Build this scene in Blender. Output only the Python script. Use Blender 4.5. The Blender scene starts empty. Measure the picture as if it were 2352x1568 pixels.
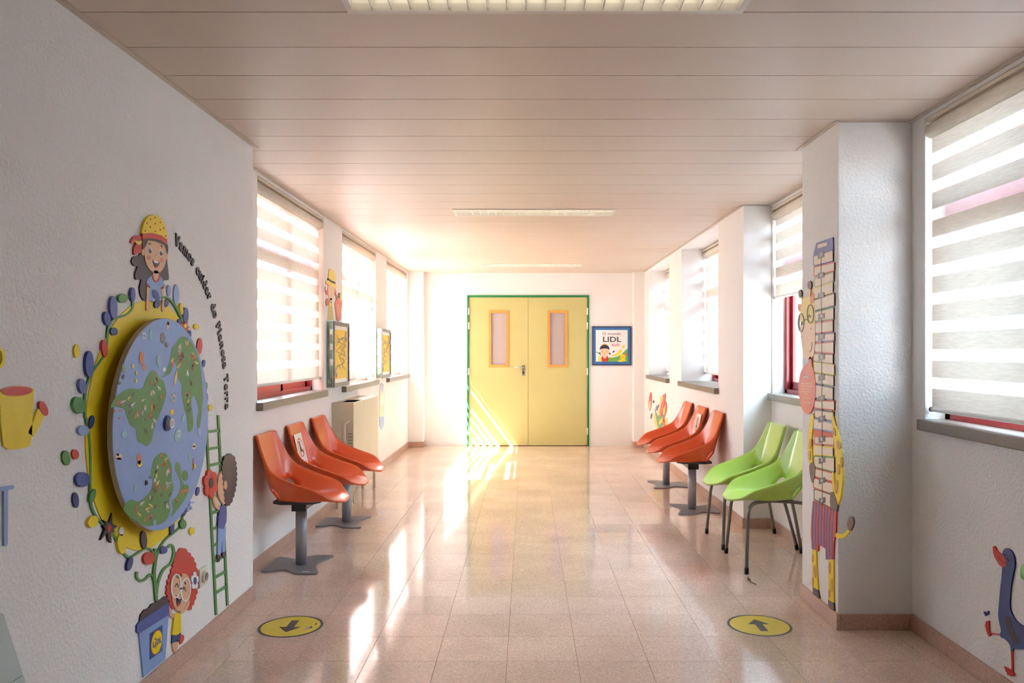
import bpy, bmesh, math, random
from mathutils import Vector, Matrix
from mathutils.geometry import intersect_point_tri_2d
random.seed(7)
PI = math.pi
C = bpy.context.scene.collection
SC = bpy.context.scene
# ------------------------------------------------------------------ camera, world, sun, exposure
F, CX, CY, H = 1840.0, 1210.0, 806.0, 1.308        # focal length and vanishing point in px, eye height
cam = bpy.data.cameras.new('camera'); co = bpy.data.objects.new('camera', cam); C.objects.link(co)
co.location = (0, 0, H); co.rotation_euler = (PI/2, 0, 0)
cam.sensor_width = 36; cam.lens = 36*F/2352
cam.shift_x = -(CX-1176)/2352; cam.shift_y = (CY-784)/2352
cam.clip_start = .05; cam.clip_end = 200
SC.camera = co
vs = SC.view_settings
vs.view_transform = 'Standard'; vs.look = 'None'; vs.gamma = 1; vs.use_curve_mapping = False
vs.exposure = 1.02
w = bpy.data.worlds.new('sky'); SC.world = w; w.use_nodes = True
bg = w.node_tree.nodes['Background']; bg.inputs[0].default_value = (.58, .78, 1, 1); bg.inputs[1].default_value = 10.5
sun = bpy.data.lights.new('sun', 'SUN'); sun.energy = 120; sun.angle = .009; sun.color = (1, .995, .98)
so = bpy.data.objects.new('sun', sun); C.objects.link(so); so.location = (-6, -2, 9)
so.rotation_euler = Vector((1, .6, -1.34)).to_track_quat('-Z', 'Y').to_euler()
SC.cycles.max_bounces = 12; SC.cycles.diffuse_bounces = 6; SC.cycles.transparent_max_bounces = 12
SC.cycles.caustics_reflective = False; SC.cycles.caustics_refractive = False

# ------------------------------------------------------------------ materials
def lin(c): return tuple((v/255/12.92 if v/255 <= .04045 else ((v/255+.055)/1.055)**2.4) for v in c)
MATS = {}
def nodes_of(name):
    m = bpy.data.materials.new(name); m.use_nodes = True; MATS[name] = m
    return m, m.node_tree.nodes, m.node_tree.links
def mat(name, rgb, rough=.5, metal=0, var=.06, scale=14, bump=0, bscale=60, spec=.5, coat=0, emit=0, bdist=.002):
    if name in MATS: return MATS[name]
    m, n, l = nodes_of(name); b = n['Principled BSDF']
    geo = n.new('ShaderNodeNewGeometry'); no = n.new('ShaderNodeTexNoise'); no.inputs['Scale'].default_value = scale
    no.inputs['Detail'].default_value = 4
    l.new(geo.outputs['Position'], no.inputs['Vector'])
    r = n.new('ShaderNodeValToRGB'); c = lin(rgb)
    r.color_ramp.elements[0].color = tuple(v*(1-var) for v in c)+(1,); r.color_ramp.elements[1].color = tuple(min(1, v*(1+var)) for v in c)+(1,)
    r.color_ramp.elements[0].position = .3; r.color_ramp.elements[1].position = .7
    l.new(no.outputs[0], r.inputs[0]); l.new(r.outputs[0], b.inputs['Base Color'])
    b.inputs['Roughness'].default_value = rough; b.inputs['Metallic'].default_value = metal
    b.inputs['Specular IOR Level'].default_value = spec; b.inputs['Coat Weight'].default_value = coat
    if emit:
        l.new(r.outputs[0], b.inputs['Emission Color']); b.inputs['Emission Strength'].default_value = emit
    if bump:
        nb = n.new('ShaderNodeTexNoise'); nb.inputs['Scale'].default_value = bscale; nb.inputs['Detail'].default_value = 3
        nb.inputs['Roughness'].default_value = .45
        l.new(geo.outputs['Position'], nb.inputs['Vector'])
        bp = n.new('ShaderNodeBump'); bp.inputs['Strength'].default_value = bump; bp.inputs['Distance'].default_value = bdist
        l.new(nb.outputs[0], bp.inputs['Height']); l.new(bp.outputs[0], b.inputs['Normal'])
    return m
WALL = mat('stucco_white', (240, 238, 236), .75, var=.015, scale=3, bump=.75, bscale=75, bdist=.006)
WALLS = mat('smooth_plaster', (240, 238, 236), .75, var=.015, scale=3, bump=.15, bscale=60)
PLANK = mat('ceiling_plank', (212, 195, 180), .46, var=.012, scale=2, bump=.05, bscale=9)
TRIM = mat('trim_beige', (205, 190, 176), .45, var=.02)
DARK = mat('dark_gap', (60, 48, 42), .9)
SILL = mat('sill_stone', (128, 120, 108), .4, var=.08, scale=60)
REDF = mat('red_frame', (150, 26, 30), .35, var=.05)
PLATE = mat('base_grey', (132, 132, 134), .42, metal=.15, var=.03)
POLE = mat('pole_grey', (160, 162, 168), .38, metal=.2, var=.03)
BLACK = mat('black_plastic', (24, 24, 26), .5)
ORANGE = mat('orange_shell', (224, 90, 38), .28, var=.02, coat=.25)
GREENC = mat('green_shell', (172, 206, 86), .28, var=.02, coat=.25)
LEGM = mat('leg_tube', (120, 118, 116), .35, metal=.6)
WHITEP = mat('white_plastic', (238, 236, 230), .35, var=.02)
BEIGE = mat('beige_steel', (206, 196, 168), .45, var=.03, scale=5)
DOORM = mat('door_laminate', (202, 193, 130), .42, var=.02, scale=4)
DOORF = mat('door_frame_green', (20, 132, 72), .4, var=.04)
BEECH = mat('beech_lip', (226, 160, 78), .42, var=.06, scale=30)
WIRED = mat('wired_glass', (186, 172, 170), .28, var=.03, scale=200)
STEEL = mat('steel', (190, 188, 182), .3, metal=.8)
LOUV = mat('louvre', (240, 236, 226), .35, metal=.0, var=.02)
TUBE = mat('lamp_tube', (255, 250, 240), .5, var=.01, emit=1.3)
GROUND = mat('ground_pale', (128, 126, 122), .9, var=.1, scale=1)
FACADEW = mat('facade_white', (222, 222, 222), .9, var=.05, scale=1)
FACADE = mat('facade_terracotta', (206, 150, 122), .9, var=.08, scale=1.5)
BASEB = None

def terrazzo(name, base, rough, grout=False, var=.1):
    m, n, l = nodes_of(name); b = n['Principled BSDF']
    geo = n.new('ShaderNodeNewGeometry'); oi = n.new('ShaderNodeObjectInfo')
    vo = n.new('ShaderNodeTexVoronoi'); vo.inputs['Scale'].default_value = 190; l.new(geo.outputs['Position'], vo.inputs['Vector'])
    rp = n.new('ShaderNodeValToRGB'); e = rp.color_ramp.elements; c = lin(base)
    e[0].position = 0; e[0].color = tuple(v*.78 for v in c)+(1,)
    e[1].position = 1; e[1].color = tuple(min(1, v*1.28) for v in c)+(1,)
    for p, k in ((.3, .92), (.62, 1.0), (.9, 1.06)):
        x = e.new(p); x.color = tuple(v*k for v in c)+(1,)
    sep = n.new('ShaderNodeSeparateColor'); l.new(vo.outputs['Color'], sep.inputs[0]); l.new(sep.outputs[0], rp.inputs[0])
    no = n.new('ShaderNodeTexNoise'); no.inputs['Scale'].default_value = 2.2; no.inputs['Detail'].default_value = 5; l.new(geo.outputs['Position'], no.inputs['Vector'])
    mr = n.new('ShaderNodeMapRange'); mr.inputs[1].default_value = .3; mr.inputs[2].default_value = .7; mr.inputs[3].default_value = 1-var; mr.inputs[4].default_value = 1+var
    l.new(no.outputs[0], mr.inputs[0])
    ra = n.new('ShaderNodeMapRange'); ra.inputs[3].default_value = .95; ra.inputs[4].default_value = 1.05; l.new(oi.outputs['Random'], ra.inputs[0])
    mu = n.new('ShaderNodeMath'); mu.operation = 'MULTIPLY'; l.new(mr.outputs[0], mu.inputs[0]); l.new(ra.outputs[0], mu.inputs[1])
    mx = n.new('ShaderNodeVectorMath'); mx.operation = 'SCALE'; l.new(rp.outputs[0], mx.inputs[0]); l.new(mu.outputs[0], mx.inputs[3])
    col = mx.outputs[0]
    if grout:
        br = n.new('ShaderNodeTexBrick'); br.offset = 0; br.inputs['Scale'].default_value = 1
        br.inputs['Brick Width'].default_value = TP; br.inputs['Row Height'].default_value = TP; br.inputs['Mortar Size'].default_value = .0009
        br.inputs['Color1'].default_value = br.inputs['Color2'].default_value = (1, 1, 1, 1); br.inputs['Mortar'].default_value = (.8, .76, .72, 1)
        mp = n.new('ShaderNodeMapping'); mp.inputs['Location'].default_value = (-TX, -TY, 0); l.new(geo.outputs['Position'], mp.inputs[0]); l.new(mp.outputs[0], br.inputs[0])
        m2 = n.new('ShaderNodeVectorMath'); m2.operation = 'MULTIPLY'; l.new(col, m2.inputs[0]); l.new(br.outputs[0], m2.inputs[1]); col = m2.outputs[0]
    l.new(col, b.inputs['Base Color'])
    b.inputs['Roughness'].default_value = rough
    # polish wear: gloss varies slowly over the floor
    n2 = n.new('ShaderNodeTexNoise'); n2.inputs['Scale'].default_value = 3; n2.inputs['Detail'].default_value = 6; l.new(geo.outputs['Position'], n2.inputs['Vector'])
    rr = n.new('ShaderNodeMapRange'); rr.inputs[3].default_value = rough*.8; rr.inputs[4].default_value = rough*1.25; l.new(n2.outputs[0], rr.inputs[0]); l.new(rr.outputs[0], b.inputs['Roughness'])
    n3 = n.new('ShaderNodeTexNoise'); n3.inputs['Scale'].default_value = 5; l.new(geo.outputs['Position'], n3.inputs['Vector'])
    bp = n.new('ShaderNodeBump'); bp.inputs['Strength'].default_value = .06; bp.inputs['Distance'].default_value = .004; l.new(n3.outputs[0], bp.inputs['Height']); l.new(bp.outputs[0], b.inputs['Normal'])
    return m
TP, TX, TY = .2975, -.084, 3.38          # floor tile pitch and origin
TILE = terrazzo('terrazzo_tile', (222, 195, 177), .085)
TILEG = terrazzo('terrazzo_with_joints', (222, 195, 177), .085, True)
BASEB = terrazzo('terrazzo_skirting', (196, 160, 142), .3)
GROUT = mat('grout', (140, 112, 96), .8)

def fabric(name, rgb, transp, fine, tl):
    m, n, l = nodes_of(name); n.remove(n['Principled BSDF']); out = n['Material Output']
    geo = n.new('ShaderNodeNewGeometry'); mp = n.new('ShaderNodeMapping'); mp.inputs['Scale'].default_value = (fine, fine*.25, fine*4)
    l.new(geo.outputs['Position'], mp.inputs[0]); no = n.new('ShaderNodeTexNoise'); no.inputs['Scale'].default_value = 1; no.inputs['Detail'].default_value = 4
    l.new(mp.outputs[0], no.inputs['Vector']); rp = n.new('ShaderNodeValToRGB'); c = lin(rgb)
    rp.color_ramp.elements[0].position = .3; rp.color_ramp.elements[1].position = .7
    rp.color_ramp.elements[0].color = tuple(v*.86 for v in c)+(1,); rp.color_ramp.elements[1].color = tuple(min(1, v*1.04) for v in c)+(1,)
    l.new(no.outputs[0], rp.inputs[0])
    d = n.new('ShaderNodeBsdfDiffuse'); t = n.new('ShaderNodeBsdfTranslucent'); tr = n.new('ShaderNodeBsdfTransparent')
    l.new(rp.outputs[0], d.inputs[0]); l.new(rp.outputs[0], t.inputs[0])
    a = n.new('ShaderNodeMixShader'); a.inputs[0].default_value = tl; l.new(d.outputs[0], a.inputs[1]); l.new(t.outputs[0], a.inputs[2])
    b = n.new('ShaderNodeMixShader'); b.inputs[0].default_value = transp; l.new(a.outputs[0], b.inputs[1]); l.new(tr.outputs[0], b.inputs[2])
    l.new(b.outputs[0], out.inputs[0]); return m
SOLID = fabric('blind_fabric', (232, 222, 206), .0, 60, .135)
SHEER = fabric('blind_sheer', (242, 242, 242), .52, 120, .5)
def glassmat(name, tint, refl):
    m, n, l = nodes_of(name); n.remove(n['Principled BSDF']); out = n['Material Output']
    no = n.new('ShaderNodeTexNoise'); no.inputs['Scale'].default_value = 3; rp = n.new('ShaderNodeValToRGB')
    rp.color_ramp.elements[0].color = tuple(v*.97 for v in tint)+(1,); rp.color_ramp.elements[1].color = tint+(1,); l.new(no.outputs[0], rp.inputs[0])
    tr = n.new('ShaderNodeBsdfTransparent'); l.new(rp.outputs[0], tr.inputs[0]); g = n.new('ShaderNodeBsdfGlossy'); g.inputs['Roughness'].default_value = .02
    mx = n.new('ShaderNodeMixShader'); mx.inputs[0].default_value = refl; l.new(tr.outputs[0], mx.inputs[1]); l.new(g.outputs[0], mx.inputs[2]); l.new(mx.outputs[0], out.inputs[0]); return m
GLASS = glassmat('window_glass', (.97, .985, .98), .05)
ACRY = glassmat('acrylic_green', (.80, .93, .86), .12)

# ------------------------------------------------------------------ object helpers
def link(name, me, m, parent=None, smooth=False):
    o = bpy.data.objects.new(name, me); C.objects.link(o)
    if m and not me.materials: me.materials.append(m)
    if smooth:
        for p in me.polygons: p.use_smooth = True
    if parent:
        o.parent = parent
        if not parent.get('_local'): o.matrix_parent_inverse = root_mat(parent).inverted()
    return o
def root_mat(o):
    mtx = Matrix.Translation(o.location) @ o.rotation_euler.to_matrix().to_4x4()
    return (root_mat(o.parent) @ o.matrix_parent_inverse @ mtx) if o.parent else mtx
def empty(name, loc=(0, 0, 0), rz=0, local=False):
    o = bpy.data.objects.new(name, None); C.objects.link(o); o.location = loc; o.rotation_euler = (0, 0, rz); o.empty_display_size = .1
    if local: o['_local'] = 1
    return o
def tag(o, label, cat, group=None):
    o['label'] = label; o['category'] = cat
    if group: o['group'] = group
    return o
def struct(o): o['kind'] = 'structure'; return o
def pydata(name, v, f, m, parent=None, smooth=False, fix=True):
    me = bpy.data.meshes.new(name); me.from_pydata([tuple(p) for p in v], [], f)
    if fix:
        bm = bmesh.new(); bm.from_mesh(me); bmesh.ops.recalc_face_normals(bm, faces=bm.faces); bm.to_mesh(me); bm.free()
    return link(name, me, m, parent, smooth)
def bm_box(bm, x0, x1, y0, y1, z0, z1):
    vs_ = [bm.verts.new(p) for p in ((x0, y0, z0), (x1, y0, z0), (x1, y1, z0), (x0, y1, z0), (x0, y0, z1), (x1, y0, z1), (x1, y1, z1), (x0, y1, z1))]
    for q in ((0, 3, 2, 1), (4, 5, 6, 7), (0, 1, 5, 4), (1, 2, 6, 5), (2, 3, 7, 6), (3, 0, 4, 7)): bm.faces.new([vs_[i] for i in q])
def boxes(name, lst, m, parent=None, bevel=0, seg=2):
    bm = bmesh.new()
    for b in lst: bm_box(bm, *b)
    bmesh.ops.recalc_face_normals(bm, faces=bm.faces)
    if bevel: bmesh.ops.bevel(bm, geom=bm.edges[:], offset=bevel, segments=seg, affect='EDGES', profile=.6)
    me = bpy.data.meshes.new(name); bm.to_mesh(me); bm.free()
    return link(name, me, m, parent)
def box(name, x0, x1, y0, y1, z0, z1, m, parent=None, bevel=0, seg=2): return boxes(name, [(x0, x1, y0, y1, z0, z1)], m, parent, bevel, seg)
def tube(name, pts, r, m, parent=None, n=10, caps=True):
    pts = [Vector(p) for p in pts]; v = []; f = []
    prev = None
    for i, p in enumerate(pts):
        t = (pts[min(i+1, len(pts)-1)]-pts[max(i-1, 0)]).normalized()
        a = prev if prev else (Vector((0, 0, 1)) if abs(t.z) < .9 else Vector((1, 0, 0)))
        u = (a-t*a.dot(t)).normalized(); w_ = t.cross(u); prev = u
        rr = r[i] if isinstance(r, (list, tuple)) else r
        for k in range(n): v.append(p+u*math.cos(2*PI*k/n)*rr+w_*math.sin(2*PI*k/n)*rr)
    for i in range(len(pts)-1):
        for k in range(n): f.append((i*n+k, i*n+(k+1) % n, (i+1)*n+(k+1) % n, (i+1)*n+k))
    if caps: f += [tuple(range(n)), tuple(range((len(pts)-1)*n, len(pts)*n))]
    o = pydata(name, v, f, m, parent)
    for p in o.data.polygons: p.use_smooth = len(p.vertices) == 4
    return o
def extrude_xy(name, pts, z0, z1, m, parent=None):
    n = len(pts); v = [(p[0], p[1], z0) for p in pts]+[(p[0], p[1], z1) for p in pts]
    f = [tuple(range(n)), tuple(range(n, 2*n))]+[(i, (i+1) % n, n+(i+1) % n, n+i) for i in range(n)]
    return pydata(name, v, f, m, parent)
def cr(pts, n=6, closed=True):
    """Catmull-Rom through 2-D or 3-D points"""
    P_ = [Vector(p) for p in pts]; L = len(P_); out = []
    for i in range(L if closed else L-1):
        if closed: a, b, c, d = P_[i-1], P_[i], P_[(i+1) % L], P_[(i+2) % L]
        else: a, b, c, d = P_[max(i-1, 0)], P_[i], P_[i+1], P_[min(i+2, L-1)]
        for k in range(n):
            t = k/n
            out.append(.5*((2*b)+(c-a)*t+(2*a-5*b+4*c-d)*t*t+(3*b-a-3*c+d)*t*t*t))
    if not closed: out.append(P_[-1])
    return out
def copy_tree(o, parent=None):
    c = o.copy(); C.objects.link(c)
    if parent: c.parent = parent
    for ch in list(o.children): copy_tree(ch, c)
    return c

# ------------------------------------------------------------------ the room
ZC = 2.385
XL, XLF, XR, XRF, XRP = -1.442, -1.615, 1.81, 1.60, 1.462     # wall planes: left, left beyond, right recess, right beyond, right pillar
YL, YP0, YP1, YR, YE = 4.218, 3.762, 4.256, 5.916, 11.055
WZ0, WZ1 = .95, 2.363
OL = [(4.80, 6.36), (7.01, 8.57), (9.22, 10.80)]               # window openings
OR = [(6.69, 8.293), (9.0, 10.5)]
ORN = [(2.04, 3.64)]
OR2 = [(4.30, 5.90)]
ZT = 2.50
def wall_holes(name, x0, x1, y0, y1, holes, m):
    L = [(x0, x1, y0, y1, 0, WZ0), (x0, x1, y0, y1, WZ1, ZT)]; y = y0
    for a, b in holes:
        if a > y+.001: L.append((x0, x1, y, a, WZ0, WZ1))
        y = b
    if y < y1-.001: L.append((x0, x1, y, y1, WZ0, WZ1))
    return struct(boxes(name, L, m))
struct(box('wall_left', -1.90, XL, -4.2, YL, 0, ZT, WALL))
wall_holes('wall_left_far', -1.90, XLF, YL, YE, OL, WALLS)
wall_holes('wall_right_near', XR, 2.12, -4.2, YP0, ORN, WALL)
wall_holes('wall_right_recess', XR, 2.12, YP0, YR, OR2, WALLS)
wall_holes('wall_right_far', XRF, 2.12, YR, YE, OR, WALLS)
struct(box('wall_right_pillar', XRP, XR+.02, YP0, YP1, 0, ZT, WALL, bevel=.006))
struct(box('wall_end_left', XLF-.01, -1.409, 10.89, YE+.01, 0, ZT, WALLS, bevel=.004))
struct(box('wall_end_right', 1.457, XRF+.01, 10.89, YE+.01, 0, ZT, WALLS, bevel=.004))
DX0, DX1, DZ = -.823, .859, 2.077
struct(boxes('wall_end', [(-2.1, DX0, YE, YE+.2, 0, ZT), (DX1, 2.1, YE, YE+.2, 0, ZT), (DX0, DX1, YE, YE+.2, DZ, ZT)], WALLS))
struct(box('wall_back', -1.9, 2.12, -4.4, -4.2, 0, ZT, WALL))
# floor: tiles one by one where they can be told apart, slabs with joints elsewhere
fl = struct(box('floor', -1.9, 2.12, -4.4, 11.3, -.12, -.0025, GROUT))
T0 = TY-2*TP; NR = 19; T1 = T0+NR*TP
for nm, a, b in (('floor_slab', -4.3, T0), ('floor_slab', T1, 11.25)):
    box(nm, -1.9, 2.12, a, b, -.01, 0, TILEG, fl)
g = .0007; tm = None
for r in range(NR):
    for c in range(-6, 7):
        x0 = TX+c*TP; y0 = T0+r*TP
        if tm is None:
            o = box('tile', g, TP-g, g, TP-g, -.01, 0, TILE, None, bevel=.0005, seg=1); tm = o.data; o.parent = fl
        else:
            o = bpy.data.objects.new('tile', tm); C.objects.link(o); o.parent = fl
        o.location = (x0, y0, 0)
# ceiling planks
ce = struct(box('ceiling', -1.9, 2.12, -4.4, 11.3, ZC+.1, ZC+.2, DARK))
PP, PY = .294, 2.546
brk = [YP0, YL, YP1, YR]
def span(y): return (XL if y < YL else XLF), (XR if y < YP0 else XRP if y < YP1 else XR if y < YR else XRF)
LAMPS = (-1, 12, 25)
LX0, LX1 = -.567, .684
k = -22
while PY+k*PP < YE-.01:
    a, b = PY+k*PP+.0024, min(PY+(k+1)*PP-.0024, YE)
    cuts = [a]+[q for q in brk if a < q < b]+[b]; L = []
    for i in range(len(cuts)-1):
        s = span((cuts[i]+cuts[i+1])/2)
        if k in LAMPS: L += [(s[0], LX0, cuts[i], cuts[i+1], ZC, ZC+.02), (LX1, s[1], cuts[i], cuts[i+1], ZC, ZC+.02)]
        else: L.append((s[0], s[1], cuts[i], cuts[i+1], ZC, ZC+.02))
    boxes('ceiling_plank', L, PLANK, ce)
    k += 1
# edge trims under the planks
tw = .022
for i, (x0, x1, y0, y1) in enumerate([(XL, XL+tw, -4.2, YL+.03), (XLF, XLF+tw, YL, 10.89), (XR-tw, XR, -4.2, YP0), (XRP-tw, XRP, YP0-tw, YP1+.03), (XR-tw, XR, YP1, YR),
                                      (XRF-tw, XRF, YR, 10.89), (XRP, XR-tw, YP0-tw*.6, YP0), (XRF, XR-tw, YR-tw*.4, YR)]):
    struct(box('trim_%d' % (i+1), x0, x1, y0, y1, ZC-.005, ZC-.001, TRIM))
# skirting
bh, bp_ = .076, .011
def skirt(name, x0, x1, y0, y1): struct(box(name, x0, x1, y0, y1, 0, bh, BASEB, bevel=.003))
skirt('baseboard_left', XL-.005, XL+bp_, -4.2, YL+bp_)
skirt('baseboard_left_far', XLF-.005, XLF+bp_, YL+bp_, 10.89)
skirt('baseboard_end_left', XLF+bp_, -1.398, 10.879, 10.89); skirt('baseboard_end_left_side', -1.409, -1.398, 10.89, YE)
skirt('baseboard_end_right', 1.446, XRF-bp_, 10.879, 10.89); skirt('baseboard_end_right_side', 1.446, 1.457, 10.89, YE)
skirt('baseboard_right_far', XRF-bp_, XRF+.005, YR-bp_, 10.89)
skirt('baseboard_right_return', XRF+.004, XR-bp_, YR-bp_, YR)
skirt('baseboard_right_recess', XR-bp_, XR+.005, YP1, YR)
skirt('baseboard_pillar', XRP-bp_, XRP+.004, YP0-bp_, YP1+.004)
skirt('baseboard_pillar_front', XRP+.005, XR-bp_, YP0-bp_, YP0)
skirt('baseboard_right_near', XR-bp_, XR+.005, 2.953, YP0); skirt('baseboard_right_close', XR-bp_, XR+.005, -4.2, 2.950)

# ------------------------------------------------------------------ outside
struct(box('ground', -60, 60, -60, 60, -3.8, -3.6, GROUND))
wing = empty('hospital_wing', (-6, -1, -3.6)); tag(wing, 'terracotta rendered building wing outside behind the striped blind', 'building')
box('wall', -9, -4, -14, 4.84, -3.6, 7.5, FACADE, wing)

struct(box('wall_upper_sun_block', -1.9, 2.12, -4.4, 30, ZT+.1, 9.5, FACADEW))  # unseen mass added above the ceiling to keep sun off the right side
nb = empty('added_dimming_building', (7, 3, -3.6)); tag(nb, 'pale building added opposite to dim the light at the right windows', 'building')  # added block outside, lowers the sky light reaching the right windows
box('wall', 6.5, 9, -10, 18, -3.6, 3.0, FACADEW, nb)
for yy in range(-8, 17, 3):
    for zz in (-2.4, .8):
        wv = box('window', 6.47, 6.5, yy, yy+1.4, zz, zz+1.3, mat('shutter_lilac', (206, 206, 214), .6), nb)
        for q in range(6): box('shutter_slat', 6.455, 6.47, yy+.04, yy+1.36, zz+.06+q*.2, zz+.2+q*.2, mat('shutter_lilac', (206, 206, 214), .6), wv)

# ------------------------------------------------------------------ windows
wn = [0]
def window(side, xw, xf, y0, y1):
    """side -1: left wall, +1: right wall; xw inner wall plane, xf inner face of the red frame"""
    wn[0] += 1; r = struct(empty('window_%d' % wn[0], (xf, (y0+y1)/2, WZ0)))
    s = side
    def bx(nm, xa, xb, *a, m=REDF, bev=.002, par=r): return box(nm, min(xf+s*xa, xf+s*xb), max(xf+s*xa, xf+s*xb), *a, m, par, bevel=bev)
    z0, z1, zt = 1.0, WZ1, 1.955
    t = .045
    bx('frame_rail', 0, .06, y0, y1, z0, z0+.03); bx('frame_rail', 0, .06, y0, y1, z1-t, z1)
    bx('frame_post', 0, .06, y0, y0+t, z0, z1); bx('frame_post', 0, .06, y1-t, y1, z0, z1)
    bx('transom', 0, .06, y0+t, y1-t, zt-.03, zt+.03)
    ym = (y0+y1)/2
    bx('transom_post', .008, .05, ym-.025, ym+.025, zt+.03, z1-t)
    for q, (a, b, off) in enumerate(((y0+t, ym+.03, .004), (ym-.03, y1-t, .03))):
        sa = bx('sash', off, off+.022, a, a+.045, z0+.03, zt-.03)
        bx('sash_post', off, off+.022, b-.045, b, z0+.03, zt-.03, par=sa); bx('sash_rail', off, off+.022, a, b, z0+.03, z0+.085, par=sa); bx('sash_rail', off, off+.022, a, b, zt-.075, zt-.03, par=sa)
        bx('pane', off+.008, off+.013, a+.03, b-.03, z0+.07, zt-.06, m=GLASS, bev=0, par=sa)
    bx('pane', .02, .025, y0+t, ym-.02, zt+.02, z1-t, m=GLASS, bev=0); bx('pane', .02, .025, ym+.02, y1-t, zt+.02, z1-t, m=GLASS, bev=0)
    # stone sill
    xo = xw-s*.042
    box('sill', min(xo, xf+s*.06), max(xo, xf+s*.06), y0-.02, y1-.002, WZ0, 1.0, SILL, r, bevel=.006)
    return r
for a, b in OL: window(-1, XLF, -1.705, a, b)
for a, b in ORN: window(1, XR, 1.90, a, b)
for a, b in OR2: window(1, XR, 1.90, a, b)
for a, b in OR: window(1, XRF, 1.92, a, b)

# ------------------------------------------------------------------ zebra blinds
def blind(x, s, y0, y1, z1, z0, label, first=.018, tilt=0):
    """x: fabric plane, s: +1 when the room lies towards +x"""
    r = empty('roller_blind', (x, (y0+y1)/2, z0)); tag(r, label, 'blind', 'zebra roller blinds in the windows')
    per, sol = .126, .075
    box('cassette', x-.03, x+.03, y0, y1, z1-.018, z1, mat('blind_head', (214, 202, 182), .5), r, bevel=.003)
    tube('roller', [(x, y0+.004, z1-.055), (x, y1-.004, z1-.055)], .034, SOLID, r, n=16)
    z = z0+.014; b = 0
    bm_first = True
    while z < z1-.075:
        top = min(z+(sol if not bm_first else .088), z1-.06)
        pydata('fabric_band', [(x, y0+.006, z), (x, y1-.006, z), (x, y1-.006, top), (x, y0+.006, top)], [(0, 1, 2, 3)], SOLID, r, fix=False)
        z = top
        if z > z1-.075: break
        top = min(z+per-sol, z1-.06)
        pydata('sheer_band', [(x, y0+.006, z), (x, y1-.006, z), (x, y1-.006, top), (x, y0+.006, top)], [(0, 1, 2, 3)], SHEER, r, fix=False)
        z = top; bm_first = False
    tube('bottom_bar', [(x, y0+.004, z0+.008), (x, y1-.004, z0+.008)], .010, WHITEP, r, n=10)
    for yy in (y0+.002, y1-.002): tube('end_cap', [(x, yy-.003, z0+.008), (x, yy+.003, z0+.008)], .012, mat('grey_cap', (110, 108, 104), .5), r, n=10)
    return r
blind(-1.645, 1, 4.815, 6.345, 2.36, 1.088, 'striped zebra blind of the window above the trio of orange chairs by the mural wall')
blind(-1.645, 1, 7.025, 8.555, 2.36, 1.035, 'striped zebra blind in the window above the beige radiator cover')
blind(-1.645, 1, 9.235, 10.785, 2.36, 1.035, 'glowing zebra blind of the left window closest to the double door')
blind(1.828, -1, 2.06, 3.62, 2.355, 1.037, 'large zebra blind beside the blue-lit pillar, above the blue bird cutout')
blind(1.828, -1, 4.31, 5.895, 2.355, 1.69, 'half raised zebra blind above the green chairs')
blind(1.85, -1, 6.70, 8.285, 2.35, 1.075, 'zebra blind deep in the niche above the orange chairs')
blind(1.85, -1, 9.01, 10.49, 2.35, 1.035, 'zebra blind deep in the niche above the leaf cutout')

# ------------------------------------------------------------------ ceiling lights
def lamp(k, label):
    y0, y1 = PY+k*PP, PY+(k+1)*PP
    r = empty('ceiling_light', ((LX0+LX1)/2, (y0+y1)/2, ZC)); tag(r, label, 'ceiling light', 'louvred ceiling lights')
    fw = .02
    boxes('frame', [(LX0, LX1, y0, y0+fw, ZC-.006, ZC+.02), (LX0, LX1, y1-fw, y1, ZC-.006, ZC+.02), (LX0, LX0+fw, y0+fw, y1-fw, ZC-.006, ZC+.02), (LX1-fw, LX1, y0+fw, y1-fw, ZC-.006, ZC+.02)], mat('lamp_frame', (226, 218, 208), .4), r)
    boxes('housing', [(LX0+.01, LX1-.01, y0+.01, y1-.01, ZC+.085, ZC+.09), (LX0+.01, LX1-.01, y0+.006, y0+.012, ZC+.0, ZC+.085), (LX0+.01, LX1-.01, y1-.012, y1-.006, ZC, ZC+.085), (LX0+.005, LX0+.012, y0+.01, y1-.01, ZC, ZC+.085), (LX1-.012, LX1-.005, y0+.01, y1-.01, ZC, ZC+.085)], LOUV, r)
    for q in (.33, .67): tube('lamp_tube', [(LX0+.03, y0+PP*q, ZC+.062), (LX1-.03, y0+PP*q, ZC+.062)], .013, TUBE, r, n=8)
    n = 20
    for i in range(1, n):
        x = LX0+.02+(LX1-LX0-.04)*i/n
        v = []; hb = .045
        for yy in (y0+fw, y1-fw): v += [(x-.002, yy, ZC-.001), (x+.002, yy, ZC-.001), (x+.007, yy, ZC+hb), (x-.007, yy, ZC+hb)]
        pydata('louvre_blade', v, [(0, 1, 2, 3), (4, 5, 6, 7), (0, 1, 5, 4), (1, 2, 6, 5), (2, 3, 7, 6), (3, 0, 4, 7)], LOUV, r)
    ym = (y0+y1)/2
    box('centre_rib', LX0+.02, LX1-.02, ym-.003, ym+.003, ZC, ZC+.045, LOUV, r)
lamp(-1, 'louvred ceiling light cut by the top edge of the picture')
lamp(12, 'louvred ceiling light halfway down the corridor')
lamp(25, 'louvred ceiling light just before the double door')

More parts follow.
